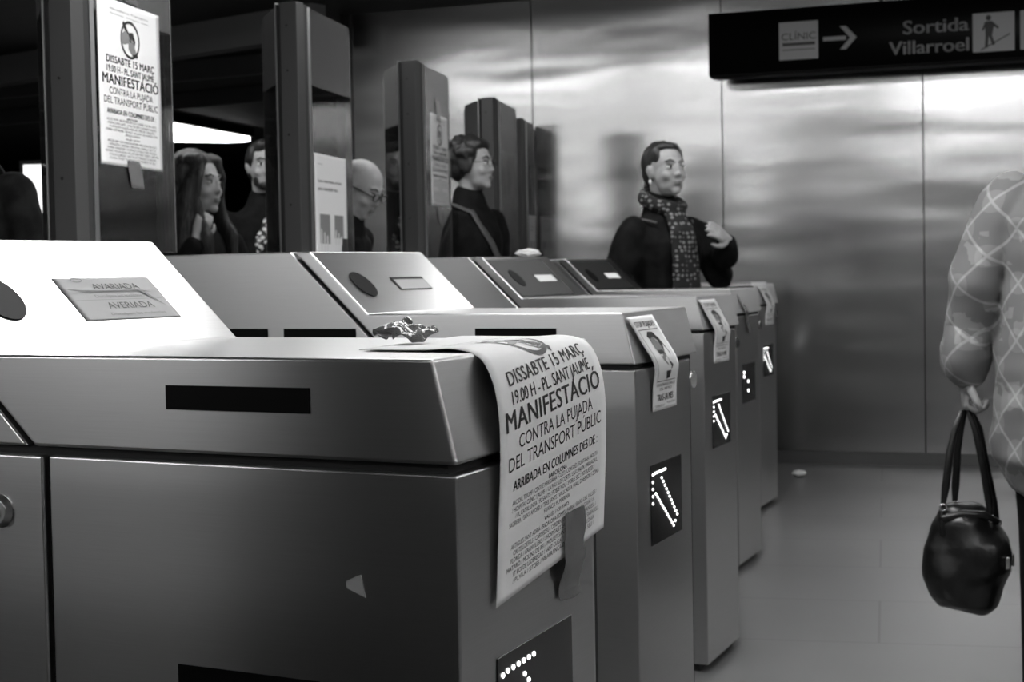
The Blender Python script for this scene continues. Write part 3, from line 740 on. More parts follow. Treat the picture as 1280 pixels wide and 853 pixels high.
# walking figure on a moving stair
a.disc(1.315, zy(2.205), .012, .013, 2, 14)
a.poly([(1.298, zy(2.188)), (1.332, zy(2.19)), (1.340, zy(2.17)), (1.330, zy(2.12)), (1.302, zy(2.12))], 2)
a.poly([(1.300, zy(2.188)), (1.285, zy(2.15)), (1.292, zy(2.147)), (1.306, zy(2.175))], 2); a.poly([(1.33, zy(2.19)), (1.362, zy(2.16)), (1.358, zy(2.152)), (1.328, zy(2.172))], 2)
a.poly([(1.302, zy(2.125)), (1.317, zy(2.125)), (1.312, zy(2.068)), (1.298, zy(2.068))], 2); a.poly([(1.316, zy(2.125)), (1.330, zy(2.125)), (1.345, zy(2.082)), (1.332, zy(2.078))], 2)
a.poly([(1.28, zy(2.062)), (1.41, zy(2.13)), (1.41, zy(2.124)), (1.28, zy(2.056))], 2)
a.rect(1.455, zy(2.228), 1.64, zy(2.05), 1); a.rect(1.475, zy(2.21), 1.62, zy(2.068), 2)
fs = flat_surf((0, -.0008, .312), (1, 0, 0), (0, 0, -1))
def fs2(x, y): p, n = fs(x, y); return p, Vector((0, -1, 0))
bm = bmesh.new()
so = sheet_obj('sign_face', 3.25, .30, lambda x, y: (Vector((x, -.0012, .312 - y)) * SK, Vector((0, -1, 0))), a, [SIGNB, SGW, mat('sign_dark', 14, .5), SGT], parent=sg, nu=2, nv=2, lift=.0006)

# ------------------------------------------------------------------ the hall beyond: beams, lit things
BEAM = mat('ceiling_beam', 112, .6)
def beam(p, q, wd, z0, z1):
    p = Vector((p[0], p[1], 0)); q = Vector((q[0], q[1], 0)); d = (q - p).normalized(); n = Vector((-d.y, d.x, 0))
    A = p - d * 6; B = q + d * .6; bm = bmesh.new()
    v = [bm.verts.new(c + n * s + Vector((0, 0, z))) for c in (A, B) for s in (0, wd) for z in (z0, z1)]
    for f in ((0, 1, 3, 2), (4, 6, 7, 5), (0, 4, 5, 1), (2, 3, 7, 6), (0, 2, 6, 4), (1, 5, 7, 3)): bm.faces.new([v[i] for i in f])
    return bm
for k, (p, q, wd, z0) in enumerate([((-6.056, 6.741), (-5.4, 6.62), .12, 2.44), ((-7.169, 8.033), (-6.27, 8.028), .05, 2.49), ((-8.9, 9.6), (-7.6, 9.55), .05, 2.5)]):
    tag(obj('trim_%d' % (k + 2), beam(p, q, wd, z0, CEIL - .002), BEAM), kind='structure')
# long tube light seen in the left hall
t = empty('ceiling_light', (-9.9, 11.6, 2.50)); tag(t, 'bright lens-shaped ceiling light strip above the long haired woman', 'light')
GL2 = mat('hall_tube_glow', 255, .5, emit=6.0)
def poly_slab(name, pts, z0, z1, m, parent):
    bm = bmesh.new(); A = [bm.verts.new((x, y, z0)) for x, y in pts]; B = [bm.verts.new((x, y, z1)) for x, y in pts]
    bm.faces.new(A[::-1]); bm.faces.new(B)
    for i in range(len(pts)): bm.faces.new((A[i], A[(i + 1) % len(pts)], B[(i + 1) % len(pts)], B[i]))
    return obj(name, bm, m, parent)
poly_slab('diffuser', [(.45, -1.7), (.50, -1.3), (-.05, .95), (-.15, 1.0), (-.35, .95), (-.75, .45), (-.90, .0), (-.6, -.7)], 0, .04, GL2, t)
poly_slab('housing', [(.50, -1.75), (.56, -1.3), (-.02, .98), (-.15, 1.04), (-.38, .99), (-.80, .47), (-.95, .0), (-.63, -.74)], .041, .129, POSTD, t)
def lit_panel(px, w_, h_, ang, label, strength, name='lit_panel', cat='lit sign'):
    t = empty(name, px, ang); tag(t, label, cat)
    box('frame', (-w_ / 2 - .03, .012, -.03), (w_ / 2 + .03, .1, h_ + .03), POSTD, t, .004)
    box('screen', (-w_ / 2, 0, 0), (w_ / 2, .0118, h_), mat(name + '_glow', 235, .4, emit=strength), t)
    if px[2] < 1.6: box('stand', (-.06, .02, -px[2]), (.06, .09, -.031), POSTD, t)
    else: box('hanger', (-.03, .02, h_ + .031), (.03, .06, CEIL - px[2]), POSTD, t)
    return t
lit_panel((-7.38, 6.99, 1.24), .26, .62, math.radians(30), 'bright lit advertising panel behind the backpack at the left edge', 1.1, 'advert_panel')
lit_panel((-6.665, 9.70, 2.30), .13, .26, math.radians(29), 'small bright lit sign in the gap left of the steel end wall', 2.5, 'hanging_lit_sign')

# ------------------------------------------------------------------ people
def face_parts(root_bm, M, s):
    """adds skull, face features, ears to a bmesh (head centre at M)"""
    K = M @ Matrix.Scale(s, 4)
    B = lambda c, r: add_ball(root_bm, c, r, K, 24)
    B((0, -.014, .032), (.074, .093, .084)); B((0, .018, -.018), (.063, .074, .082)); B((0, .030, -.062), (.052, .054, .048))
    B((0, .066, -.092), (.022, .021, .019)); B((0, .074, .030), (.046, .013, .012))
    B((.034, .058, -.028), (.024, .024, .024)); B((-.034, .058, -.028), (.024, .024, .024))
    B((0, .090, -.002), (.0085, .010, .024)); B((0, .096, -.024), (.0105, .0115, .010)); B((.010, .091, -.028), (.008, .009, .007)); B((-.010, .091, -.028), (.008, .009, .007))
    B((0, .079, -.055), (.024, .012, .009)); B((0, .078, -.066), (.021, .011, .008))
    for x in (-1, 1):
        B((x * .072, -.006, -.008), (.008, .018, .030)); B((x * .078, -.012, .002), (.006, .017, .020))
def head_extras(p, M, s, brow=1.0, glasses=None, lip=True):
    K = M @ Matrix.Scale(s, 4)
    for x in (-1, 1):
        bm = bmesh.new(); add_ball(bm, (x * .030, .0735, .007), (.0140, .0130, .0085), K, 14)
        n0 = len(bm.faces); add_ball(bm, (x * .030, .0825, .007), (.0068, .005, .0070), K, 10)
        bm.faces.ensure_lookup_table()
        for f in bm.faces[n0:]: f.material_index = 1
        add_ball(bm, (x * .030, .0775, .0145), (.0155, .0098, .0024), K, 10)
        bm.faces.ensure_lookup_table()
        for f in bm.faces[n0 + 60:]:
            f.material_index = 1
        obj('eye', bm, [EYEW, IRIS], p, smooth=True)
        bm = bmesh.new(); add_loft(bm, [K @ Vector((x * .014, .084, .030)), K @ Vector((x * .032, .082, .036)), K @ Vector((x * .048, .070, .030))], [.0036 * s, .0042 * s * brow, .0025 * s], n=8)
        obj('eyebrow', bm, HAIRD, p, smooth=True)
    if lip:
        bm = bmesh.new()
        add_ball(bm, (0, .0885, -.0565), (.0200, .0055, .0046), K, 12); add_ball(bm, (0, .087, -.0640), (.017, .0055, .0052), K, 12)
        obj('lips', bm, LIP, p, smooth=True)
    if glasses:
        bm = bmesh.new()
        for x in (-1, 1):
            Mr = K @ Matrix.Translation((x * .031, .100, .006)) @ Matrix.Rotation(math.pi / 2, 4, 'X') @ Matrix.Diagonal((1, .72, 1, 1))
            add_ring(bm, .023, glasses, Mr, 24, 8)
            add_loft(bm, [K @ Vector((x * .053, .096, .010)), K @ Vector((x * .072, .05, .010)), K @ Vector((x * .080, -.012, .006))], [glasses * s] * 3, n=8)
        add_loft(bm, [K @ Vector((-.009, .104, .010)), K @ Vector((.009, .104, .010))], [glasses * s] * 2, n=8)
        obj('glasses', bm, mat('spectacle_frame', 20, .3), p, smooth=True)
def add_hand(bm, wrist, d, palm_n, s=1.0, curl=.6, side=1, spread=.10):
    """palm, four fingers and a thumb; d = pointing direction, palm_n = normal of the palm"""
    d = Vector(d).normalized(); n = Vector(palm_n); n = (n - d * n.dot(d)).normalized(); x = d.cross(n).normalized() * side
    w = Vector(wrist)
    add_loft(bm, [w - d * .02 * s, w + d * .012 * s, w + d * .05 * s, w + d * .088 * s], [(.024 * s, .017 * s), (.027 * s, .015 * s), (.037 * s, .0135 * s), (.036 * s, .011 * s)], x, 14)
    for k, (off, L) in enumerate(((-.029, .066), (-.0098, .077), (.0098, .072), (.028, .056))):
        b = w + d * .082 * s + x * off * s; a = 0; P = [b - d * .02 * s]; 
        P.append(b); q = b; dd = (d + x * off * spread * 20).normalized()
        for j, f in enumerate((.44, .32, .24)):
            a += curl * (.7, .9, .6)[j]
            q = q + (dd * math.cos(a) + n * math.sin(a)) * L * f * s; P.append(q)
        add_loft(bm, P, [.0098 * s, .0098 * s, .009 * s, .0082 * s, .007 * s], x, 10)
    tb = w + d * .022 * s - x * .026 * s
    add_loft(bm, [tb, tb - x * .022 * s + d * .022 * s + n * .01 * s, tb - x * .030 * s + d * .050 * s + n * .020 * s, tb - x * .026 * s + d * .070 * s + n * .030 * s], [.014 * s, .012 * s, .0105 * s, .008 * s], d, 10)
def noise_disp(amp, freq, stretch=(1, 1, 1)):
    from mathutils import noise
    return lambda co, n: co + n * amp * noise.noise(Vector((co.x * freq * stretch[0], co.y * freq * stretch[1], co.z * freq * stretch[2])))
SH_L = Vector((-.185, -.005, 1.37)); SH_R = Vector((.185, -.005, 1.37))
def person(label, head_px, face_dir, body_dir=None, s=1.0, head_s=1.0, pitch=0.0, tilt=0.0, lean=0.0, arms=None, top=BLACKCLOTH, glasses=None,
           hair=None, hairm=HAIRD, jacket=1.0, sleeve=None, legs=DARKCLOTH, extra=None, collar=True, coat_hem=.80, neckline=1.42, women=False, beard=False, lip=True, group=None, detail=.0068, hands=True):
    """head_px: world position of the head centre; everything is laid out for a 1.7 m figure and scaled by s"""
    bd = Vector(body_dir or face_dir); bd.z = 0; bd.normalize(); ang = math.atan2(bd.y, bd.x) - math.pi / 2
    hz = head_px[2]; sc = hz / (1.575 - lean * .35) if s is None else s
    fwd = Vector((0, 1, 0)); off = lean * .40
    base = Vector((head_px[0], head_px[1], 0)) - Vector((bd.x, bd.y, 0)) * (off + .02) * sc
    p = empty('person', base, ang); tag(p, label, 'person', group)
    fd = Vector(face_dir); fa = math.atan2(fd.y, fd.x) - math.pi / 2 - ang
    def W(v): return Vector(v) * sc
    lz = hz / sc
    hc = Vector((0, off + .02, lz))                       # head centre in unit frame
    def bend(v):                                           # lean of the upper body
        v = Vector(v); k = max(0, (v.z - .95)) / .6; return Vector((v.x, v.y + off * k ** 1.3, v.z + (lz - 1.575) * min(k, 1)))
    HM = Matrix.Translation(W(hc)) @ Matrix.Rotation(fa, 4, 'Z') @ Matrix.Rotation(pitch, 4, 'X') @ Matrix.Rotation(tilt, 4, 'Y')
    hs = sc * head_s
    arms = arms or {}
    A = {}
    for sd, sx in (('L', -1), ('R', 1)):
        a = arms.get(sd) or [(sx * .235, -.02, 1.10), (sx * .225, .06, .86)]
        A[sd] = [bend((sx * .170, -.005, 1.350)), Vector(a[0]), Vector(a[1])] + list(a[2:])
    # skin: one continuous body
    bm = bmesh.new(); face_parts(bm, HM, hs)
    nb = hc + Vector((0, -.02, -.06)); sh = bend((0, -.01, 1.40))
    wm = .93 if women else 1
    add_loft(bm, [W(nb), W(nb.lerp(sh, .5)), W(sh + Vector((0, 0, .01))), W(sh - Vector((0, 0, .07)))], [.054 * hs, .050 * sc * wm, (.062 * sc, .052 * sc), (.09 * sc, .045 * sc)])
    add_loft(bm, [W(bend(v)) for v in ((0, 0, .86), (0, 0, 1.0), (0, 0, 1.15), (0, 0, 1.25), (0, 0, 1.32))], [(.14 * sc, .10 * sc), (.12 * sc, .085 * sc), (.13 * sc, .085 * sc), (.140 * sc, .085 * sc), (.120 * sc, .055 * sc)])
    for sd in 'LR':
        a = A[sd]; add_loft(bm, [W(a[0] + Vector((0, 0, -.05))), W(a[0].lerp(a[1], .5)), W(a[1]), W(a[1].lerp(a[2], .4)), W(a[2])], [.032 * sc, .040 * sc, .034 * sc, .034 * sc, .024 * sc], (0, 1, 0))
        d = (a[3] if len(a) > 3 else (a[2] - a[1])); n_ = (a[4] if len(a) > 4 else Vector((-1 if sd == 'R' else 1, .2, 0)))
        if hands: add_hand(bm, W(a[2]), d, n_, sc, (a[5] if len(a) > 5 else .35), 1 if sd == 'R' else -1)
    for sx in (-1, 1):
        add_loft(bm, [W((sx * .085, 0, .90)), W((sx * .09, .01, .70)), W((sx * .09, .015, .48)), W((sx * .092, -.01, .32)), W((sx * .095, -.005, .09))], [.085 * sc, .072 * sc, .05 * sc, .048 * sc, .034 * sc])
    remeshed('body', bm, SKIN, p, detail * sc, 2)
    head_extras(p, HM, hs, glasses=glasses, lip=lip)
    # trousers and shoes
    bm = bmesh.new()
    add_loft(bm, [W((0, 0, 1.0)), W((0, 0, .90)), W((0, 0, .82))], [(.150 * sc, .12 * sc), (.165 * sc, .125 * sc), (.15 * sc, .11 * sc)])
    for sx in (-1, 1):
        add_loft(bm, [W((sx * .085, 0, .88)), W((sx * .092, .01, .70)), W((sx * .094, .015, .48)), W((sx * .095, -.005, .30)), W((sx * .097, -.005, .07))], [.100 * sc, .088 * sc, .070 * sc, .066 * sc, .060 * sc])
    remeshed('trousers', bm, legs, p, .012 * sc, 2)
    for sx in (-1, 1):
        bm = bmesh.new(); add_loft(bm, [W((sx * .098, -.06, .045)), W((sx * .098, .0, .05)), W((sx * .10, .09, .035)), W((sx * .10, .15, .03))], [(.040 * sc, .042 * sc), (.042 * sc, .048 * sc), (.045 * sc, .032 * sc), (.036 * sc, .026 * sc)])
        obj('shoe', bm, LEATHER, p, smooth=True)
    # jacket
    bm = bmesh.new(); j = jacket
    add_loft(bm, [W(bend(v)) for v in ((0, 0, coat_hem), (0, 0, .95), (0, 0, 1.10), (0, 0, 1.25), (0, -.005, 1.345), (0, -.01, 1.385))],
             [(.185 * sc * j * wm, .14 * sc * j), (.175 * sc * j * wm, .135 * sc * j), (.162 * sc * j * wm, .125 * sc * j), (.178 * sc * j * wm, .125 * sc * j), (.165 * sc * wm, .098 * sc), (.095 * sc, .075 * sc)])
    for sd in 'LR':
        j = sleeve or jacket
        a = A[sd]; a0 = a[0] * 1.0; d = (a[2] - a[1]).normalized()
        add_loft(bm, [W(a0 + Vector((0, 0, -.012 - .05 * max(0, j - 1)))), W(a0.lerp(a[1], .22)), W(a0.lerp(a[1], .55)), W(a[1]), W(a[1].lerp(a[2], .5)), W(a[2] - d * .02)], [.056 * sc, .064 * sc * (1 + (j - 1) * .5), .064 * sc * j, .056 * sc * j, .050 * sc * j, .041 * sc * j], (0, 1, 0))
    if collar:
        add_loft(bm, [W(sh + Vector((0, 0, -.03))), W(sh + Vector((0, -.006, .02))), W(sh + Vector((0, -.012, .045)))], [(.10 * sc, .085 * sc), (.078 * sc, .075 * sc), (.070 * sc, .070 * sc)])
    remeshed('jacket', bm, top, p, .009 * sc, 2, noise_disp(.010, 9, (1, 1, 1.6)))
    if hair:
        bm = bmesh.new(); hair(bm, HM @ Matrix.Scale(hs, 4), hs)
        remeshed('hair', bm, hairm, p, .006 * hs, 2, noise_disp(.007, 32, (1, 1, .35)))
    if beard:
        bm = bmesh.new(); K = HM @ Matrix.Scale(hs, 4)
        add_ball(bm, (0, .052, -.088), (.040, .036, .026), K); add_ball(bm, (.040, .030, -.066), (.016, .036, .030), K); add_ball(bm, (-.040, .030, -.066), (.016, .036, .030), K)
        add_ball(bm, (0, .091, -.0445), (.024, .007, .004), K)
        remeshed('beard', bm, HAIRD, p, .005 * hs, 2, noise_disp(.003, 60))
    if extra: extra(p, HM, hs, W, bend, sc)
    return p
def cap(bm, K, y=-.030, f=1.0, up=0.0):
    add_ball(bm, (0, y, .036 + up), (.083 * f, .088 * f, .092 * f), K, 24); add_ball(bm, (0, y - .018, -.012), (.073 * f, .068 * f, .062 * f), K, 20)
    add_ball(bm, (0, .026, .086 + up), (.062 * f, .048, .030), K, 16)
    for x in (-1, 1): add_ball(bm, (x * .062, .012, .050), (.016, .040, .045), K, 12)
def h_short(bm, K, s): cap(bm, K)
def h_short2(bm, K, s): cap(bm, K, -.026, 1.0); add_ball(bm, (0, .035, .098), (.055, .045, .028), K, 16)
def h_curly(bm, K, s):
    cap(bm, K, -.030, 1.06, .004)
    r = random.Random(4)
    for k in range(46):
        a = r.uniform(0, 2 * math.pi); e = r.uniform(.0, 1.4)
        x, y, z = .092 * math.cos(a) * math.cos(e), -.03 + .098 * math.sin(a) * math.cos(e), .03 + .098 * math.sin(e)
        if y > .045 and z < .085: continue
        add_ball(bm, (x, y, z), r.uniform(.014, .024), K, 8)
    for x in (-1, 1): add_ball(bm, (x * .078, .0, .0), (.014, .035, .045), K, 10)
def h_pony(bm, K, s):
    add_ball(bm, (0, -.030, .040), (.082, .088, .090), K, 24); add_ball(bm, (0, -.048, -.012), (.073, .066, .060), K, 20); add_ball(bm, (0, .014, .096), (.060, .050, .026), K, 16)
    for x in (-1, 1): add_ball(bm, (x * .060, .006, .056), (.016, .036, .046), K, 12); P = [K @ Vector(v) for v in ((0, -.095, -.02), (0, -.125, -.045), (-.0, -.135, -.10), (0, -.125, -.16), (0, -.118, -.20))]
    add_loft(bm, P, [.028 * s, .022 * s, .026 * s, .020 * s, .008 * s], (1, 0, 0))
def h_long(bm, K, s):
    add_ball(bm, (0, -.030, .042), (.092, .098, .100), K, 24); add_ball(bm, (0, -.05, -.012), (.085, .075, .07), K, 20)
    for x in (-1, 1): add_ball(bm, (x * .048, .022, .092), (.046, .050, .030), K, 14)
    for a, x in ((0, .068), (1, -.068)):
        P = [K @ Vector(v) for v in ((x * .7, .052, .080), (x, .055, .03), (x * 1.12, .038, -.05), (x * 1.1, .05, -.13), (x * 1.2, .085, -.20), (x * 1.1, .09, -.30), (x, .10, -.36))]
        add_loft(bm, P, [.018 * s, (.016 * s, .026 * s), (.018 * s, .030 * s), (.022 * s, .034 * s), (.026 * s, .036 * s), (.024 * s, .034 * s), (.010 * s, .02 * s)], (1, 0, 0))
    for x in (-1, 1):
        P = [K @ Vector(v) for v in ((x * .050, .030, .085), (x * .080, .018, .02), (x * .088, -.005, -.07), (x * .100, .0, -.17), (x * .110, .02, -.27), (x * .10, .04, -.38))]
        add_loft(bm, P, [.020 * s, (.018 * s, .034 * s), (.022 * s, .046 * s), (.028 * s, .050 * s), (.030 * s, .046 * s), (.012 * s, .02 * s)], (1, 0, 0))
    P = [K @ Vector(v) for v in ((0, -.07, .05), (0, -.095, -.05), (0, -.105, -.16), (0, -.115, -.28), (0, -.11, -.40))]
    add_loft(bm, P, [(.08 * s, .045 * s), (.105 * s, .055 * s), (.125 * s, .06 * s), (.13 * s, .055 * s), (.08 * s, .03 * s)], (1, 0, 0))
def cdir(a, b): v = Vector((.8752, .4834, 0)) * a + Vector((-.4832, .8745, 0)) * b; return v.normalized()

# scarf for the woman by the far gates
def scarf(p, HM, hs, W, bend, sc):
    def dots(nt, b):
        L = nt.links; tc = nt.nodes.new('ShaderNodeTexCoord'); mp = nt.nodes.new('ShaderNodeMapping')
        vo = nt.nodes.new('ShaderNodeTexVoronoi'); vo.inputs['Scale'].default_value = 42; vo.inputs['Randomness'].default_value = .35
        mp.inputs['Scale'].default_value = (1, 1, 1.25)
        rp = nt.nodes.new('ShaderNodeValToRGB'); rp.color_ramp.elements[0].position = .30; rp.color_ramp.elements[1].position = .38
        a, c = lin(118), lin(14); rp.color_ramp.elements[0].color = (a, a, a, 1); rp.color_ramp.elements[1].color = (c, c, c, 1)
        L.new(tc.outputs['Object'], mp.inputs[0]); L.new(mp.outputs[0], vo.inputs['Vector']); L.new(vo.outputs['Distance'], rp.inputs[0]); L.new(rp.outputs[0], b.inputs['Base Color'])
    m = mat('dotted_scarf', 40, .85, extra=dots)
    bm = bmesh.new(); c = bend((0, 0, 1.42)); P = []
    for k in range(15):
        a = math.pi * 2 * k / 14 + math.pi / 2
        P.append(W(c + Vector((.088 * math.cos(a), .080 * math.sin(a), .018 - .035 * math.sin(a)))))
    add_loft(bm, P, [(.032 * sc, .026 * sc)] * 15, (0, 0, 1), 12)
    for x, e in ((-.01, .0), (.028, .02)):
        Q = [W(bend(v)) for v in ((x, .075, 1.39), (x * 1.2, .128, 1.30), (x * 1.6, .146, 1.18), (x * 1.8, .150, 1.05), (x * 2, .150, .94 - e))]
        add_loft(bm, Q, [(.040 * sc, .022 * sc), (.050 * sc, .022 * sc), (.056 * sc, .018 * sc), (.058 * sc, .016 * sc), (.058 * sc, .014 * sc)], (1, 0, 0))
    remeshed('scarf', bm, m, p, .008 * sc, 2, noise_disp(.006, 20))
    K = HM @ Matrix.Scale(hs, 4)
    bm = bmesh.new(); add_ring(bm, .026, .008, K @ Matrix.Translation((0, -.108, -.030)) @ Matrix.Rotation(1.0, 4, 'X')); obj('hair_tie', bm, PAPER_DIM, p, smooth=True)
    for x in (-1, 1):
        bm = bmesh.new(); add_ball(bm, (x * .080, .0, -.048), (.006, .008, .011), K, 10); obj('earring', bm, PAPER, p, smooth=True)
    # wide hood collar with pale piping, buttons
    bm = bmesh.new(); P = []
    for k in range(13):
        a = math.pi * (k / 12) * 1.5 + math.pi * .75
        P.append(W(bend((.165 * math.cos(a), -.01 + .115 * math.sin(a), 1.345 + .018 * math.cos(2 * a)))))
    add_loft(bm, P, [(.004 * sc, .004 * sc)] * 13, (0, 0, 1), 8); obj('piping', bm, mat('grey_piping', 88, .6), p, smooth=True)
    for z in (1.20, 1.06, .93):
        bm = bmesh.new(); add_ball(bm, W(bend((-.075, .128, z))), (.011 * sc, .006 * sc, .011 * sc), None, 10); obj('button', bm, mat('button_grey', 70, .4), p, smooth=True)
person('person in dark coat and dotted scarf, dark hair tied back, one hand raised', (-2.003, 5.05, 1.478), cdir(.50, -.87), cdir(.66, -.75), s=.945, head_s=1.03,
       arms={'L': [(-.27, .10, 1.09), (-.155, .235, 1.26), Vector((.75, .15, .30)), Vector((.1, -.9, -.3)), .22], 'R': [(.25, -.03, 1.10), (.20, .10, .88)]},
       top=BLACKCLOTH, hair=h_pony, jacket=1.16, women=True, extra=scarf, pitch=.06, detail=.0055)
# long haired
def bare(p, HM, hs, W, bend, sc):
    pass
person('person with long wavy brown hair in a dark top, hand at the chin', (-3.33, 3.70, 1.425), cdir(.90, -.44), cdir(.6, -.6), s=.91, head_s=1.08, women=True, hair=h_long, hairm=HAIRB, collar=False,
       arms={'R': [(.24, .06, 1.08), (.085, .125, 1.335), Vector((-.35, .1, .9)), Vector((-.3, -.9, 0)), .7], 'L': [(-.25, -.02, 1.10), (-.12, .16, 1.02)]}, top=BLACKCLOTH)
# bearded man with printed t-shirt under an open jacket
def tshirt(p, HM, hs, W, bend, sc):
    def f(nt, b):
        L = nt.links; tc = nt.nodes.new('ShaderNodeTexCoord'); mp = nt.nodes.new('ShaderNodeMapping'); mp.inputs['Scale'].default_value = (26, 1, 30)
        vo = nt.nodes.new('ShaderNodeTexVoronoi'); vo.inputs['Scale'].default_value = 1.6
        rp = nt.nodes.new('ShaderNodeValToRGB'); rp.color_ramp.interpolation = 'CONSTANT'; rp.color_ramp.elements[1].position = .42
        a, c = lin(190), lin(30); rp.color_ramp.elements[0].color = (a, a, a, 1); rp.color_ramp.elements[1].color = (c, c, c, 1)
        L.new(tc.outputs['Object'], mp.inputs[0]); L.new(mp.outputs[0], vo.inputs['Vector']); L.new(vo.outputs['Distance'], rp.inputs[0]); L.new(rp.outputs[0], b.inputs['Base Color'])
    m = mat('printed_tshirt', 120, .8, extra=f)
    bm = bmesh.new(); add_loft(bm, [W(bend(v)) for v in ((0, .06, .95), (0, .065, 1.10), (0, .062, 1.25), (0, .05, 1.325))], [(.085 * sc, .085 * sc), (.085 * sc, .082 * sc), (.080 * sc, .080 * sc), (.05 * sc, .05 * sc)])
    remeshed('tshirt', bm, m, p, .010 * sc, 2)
    bm = bmesh.new(); P = [W(bend(v)) for v in ((-.10, .05, 1.395), (-.04, .135, 1.28), (.04, .158, 1.14), (.12, .145, 1.0), (.17, .08, .88))]
    add_loft(bm, P, [(.022 * sc, .006 * sc)] * 5, (1, 0, 0), 10); obj('bag_strap', bm, BLACKCLOTH, p, smooth=True)
person('bearded person with short dark hair, printed shirt and dark jacket with a strap', (-4.03, 5.02, 1.59), cdir(.35, -.93), cdir(.3, -.95), s=1.0, head_s=1.0, hair=h_short2, beard=True, top=BLACKCLOTH, extra=tshirt, lip=False)
# bald man leaning forward
person('bald person with dark glasses looking down, partly behind the second glass pane', (-2.70, 3.86, 1.392), cdir(.88, -.42), cdir(.9, -.3), s=.98, head_s=.92, pitch=-.52, lean=.35, glasses=.0032, top=BLACKCLOTH, lip=True)
# curly
def strap(p, HM, hs, W, bend, sc):
    bm = bmesh.new(); P = [W(bend(v)) for v in ((.12, -.02, 1.40), (.09, .08, 1.36), (.02, .135, 1.22), (-.07, .142, 1.08), (-.15, .09, .93))]
    add_loft(bm, P, [(.020 * sc, .006 * sc)] * 5, (1, 0, 0), 10); obj('bag_strap', bm, mat('strap_grey', 70, .6), p, smooth=True)
person('person with short curly dark hair and thin glasses, strap across a dark jacket', (-3.03, 5.25, 1.560), cdir(.90, -.40), cdir(.8, -.6), s=.985, head_s=1.0, hair=h_curly, glasses=.0016, top=BLACKCLOTH, extra=strap, women=True, jacket=1.05)
# backpack carrier cut by the left edge
def hood(p, HM, hs, W, bend, sc):
    bm = bmesh.new(); add_ball(bm, W((0, -.04, 1.44)), (.13 * sc, .11 * sc, .075 * sc)); add_ball(bm, W((0, -.015, 1.50)), (.085 * sc, .085 * sc, .07 * sc))
    remeshed('hood', bm, DARKCLOTH, p, .012, 3, noise_disp(.01, 14))
p = person('person seen from behind at the left edge, dark jacket and backpack', (-3.10, 2.30, 1.60), cdir(-.2, 1), cdir(-.15, 1), s=1.015, hair=h_short, top=DARKCLOTH, extra=hood)
bp = empty('backpack', (p.location.x, p.location.y, .98), p.rotation_euler.z); tag(bp, 'dark ribbed backpack on the person at the left edge', 'backpack')
bm = bmesh.new(); add_loft(bm, [(0, -.20, 0), (0, -.215, .12), (0, -.21, .28), (0, -.19, .40)], [(.15, .085), (.17, .10), (.165, .095), (.12, .06)], (1, 0, 0)); remeshed('bag_body', bm, DARKCLOTH, bp, .012, 3, noise_disp(.012, 8, (.5, 1, 5)))
for x in (-1, 1):
    bm = bmesh.new(); add_loft(bm, [(x * .10, -.16, .40), (x * .125, -.06, .435), (x * .13, .07, .40), (x * .13, .135, .25), (x * .14, .13, .08), (x * .16, -.10, .0)], [(.028, .006)] * 6, (1, 0, 0), 10)
    obj('shoulder_strap', bm, mat('strap_dark', 60, .6), bp, smooth=True)

# unseen person added left of the frame; its reflection darkens the nearest gate
person('added unseen person in a long dark coat left of the frame, darkens the nearest gate', (-.52, -.68, 1.58), (1, .1, 0), s=1.0, hair=h_short2, top=BLACKCLOTH, jacket=1.25, coat_hem=.5, detail=.012,
       arms={'L': [(-.20, .05, 1.08), (-.10, .2, 1.02)], 'R': [(.20, .05, 1.08), (.10, .2, 1.02)]})
# person at the right edge in a patterned coat
def pattern(nt, b):
    """pale triangles, bands and small marks woven on a mid grey ground"""
    L = nt.links; tc = nt.nodes.new('ShaderNodeTexCoord')
    def wave(rot, scale, dist=0):
        mp = nt.nodes.new('ShaderNodeMapping'); mp.inputs['Rotation'].default_value = rot
        wv = nt.nodes.new('ShaderNodeTexWave'); wv.bands_direction = 'Z'; wv.wave_profile = 'TRI'; wv.inputs['Scale'].default_value = scale; wv.inputs['Distortion'].default_value = dist; wv.inputs['Detail'].default_value = 1
        L.new(tc.outputs['Object'], mp.inputs[0]); L.new(mp.outputs[0], wv.inputs['Vector']); return wv.outputs['Fac']
    def m(op, a, c):
        n = nt.nodes.new('ShaderNodeMath'); n.operation = op
        for k, v in ((0, a), (1, c)):
            if isinstance(v, (int, float)): n.inputs[k].default_value = v
            else: L.new(v, n.inputs[k])
        return n.outputs[0]
    w1, w2, w3 = wave((.6, .6, .3), 3.6, .6), wave((-.6, -.6, .2), 3.6, .6), wave((0, 0, 0), 1.7, 2.0)
    tri = m('GREATER_THAN', m('MULTIPLY', w1, w2), .34)
    lines = m('GREATER_THAN', m('MAXIMUM', w1, w2), .93)
    vo = nt.nodes.new('ShaderNodeTexVoronoi'); vo.distance = 'CHEBYCHEV'; vo.inputs['Scale'].default_value = 30; L.new(tc.outputs['Object'], vo.inputs['Vector'])
    sc_ = nt.nodes.new('ShaderNodeSeparateColor'); L.new(vo.outputs['Color'], sc_.inputs[0])
    marks = m('MULTIPLY', m('GREATER_THAN', sc_.outputs[0], .62), m('LESS_THAN', w3, .45))
    v = m('ADD', m('ADD', .155, m('MULTIPLY', tri, .05)), m('ADD', m('MULTIPLY', lines, .12), m('MULTIPLY', marks, .075)))
    cb = nt.nodes.new('ShaderNodeCombineColor')
    for k in range(3): L.new(v, cb.inputs[k])
    L.new(cb.outputs[0], b.inputs['Base Color'])
COAT = mat('patterned_coat', 130, .8, extra=pattern)
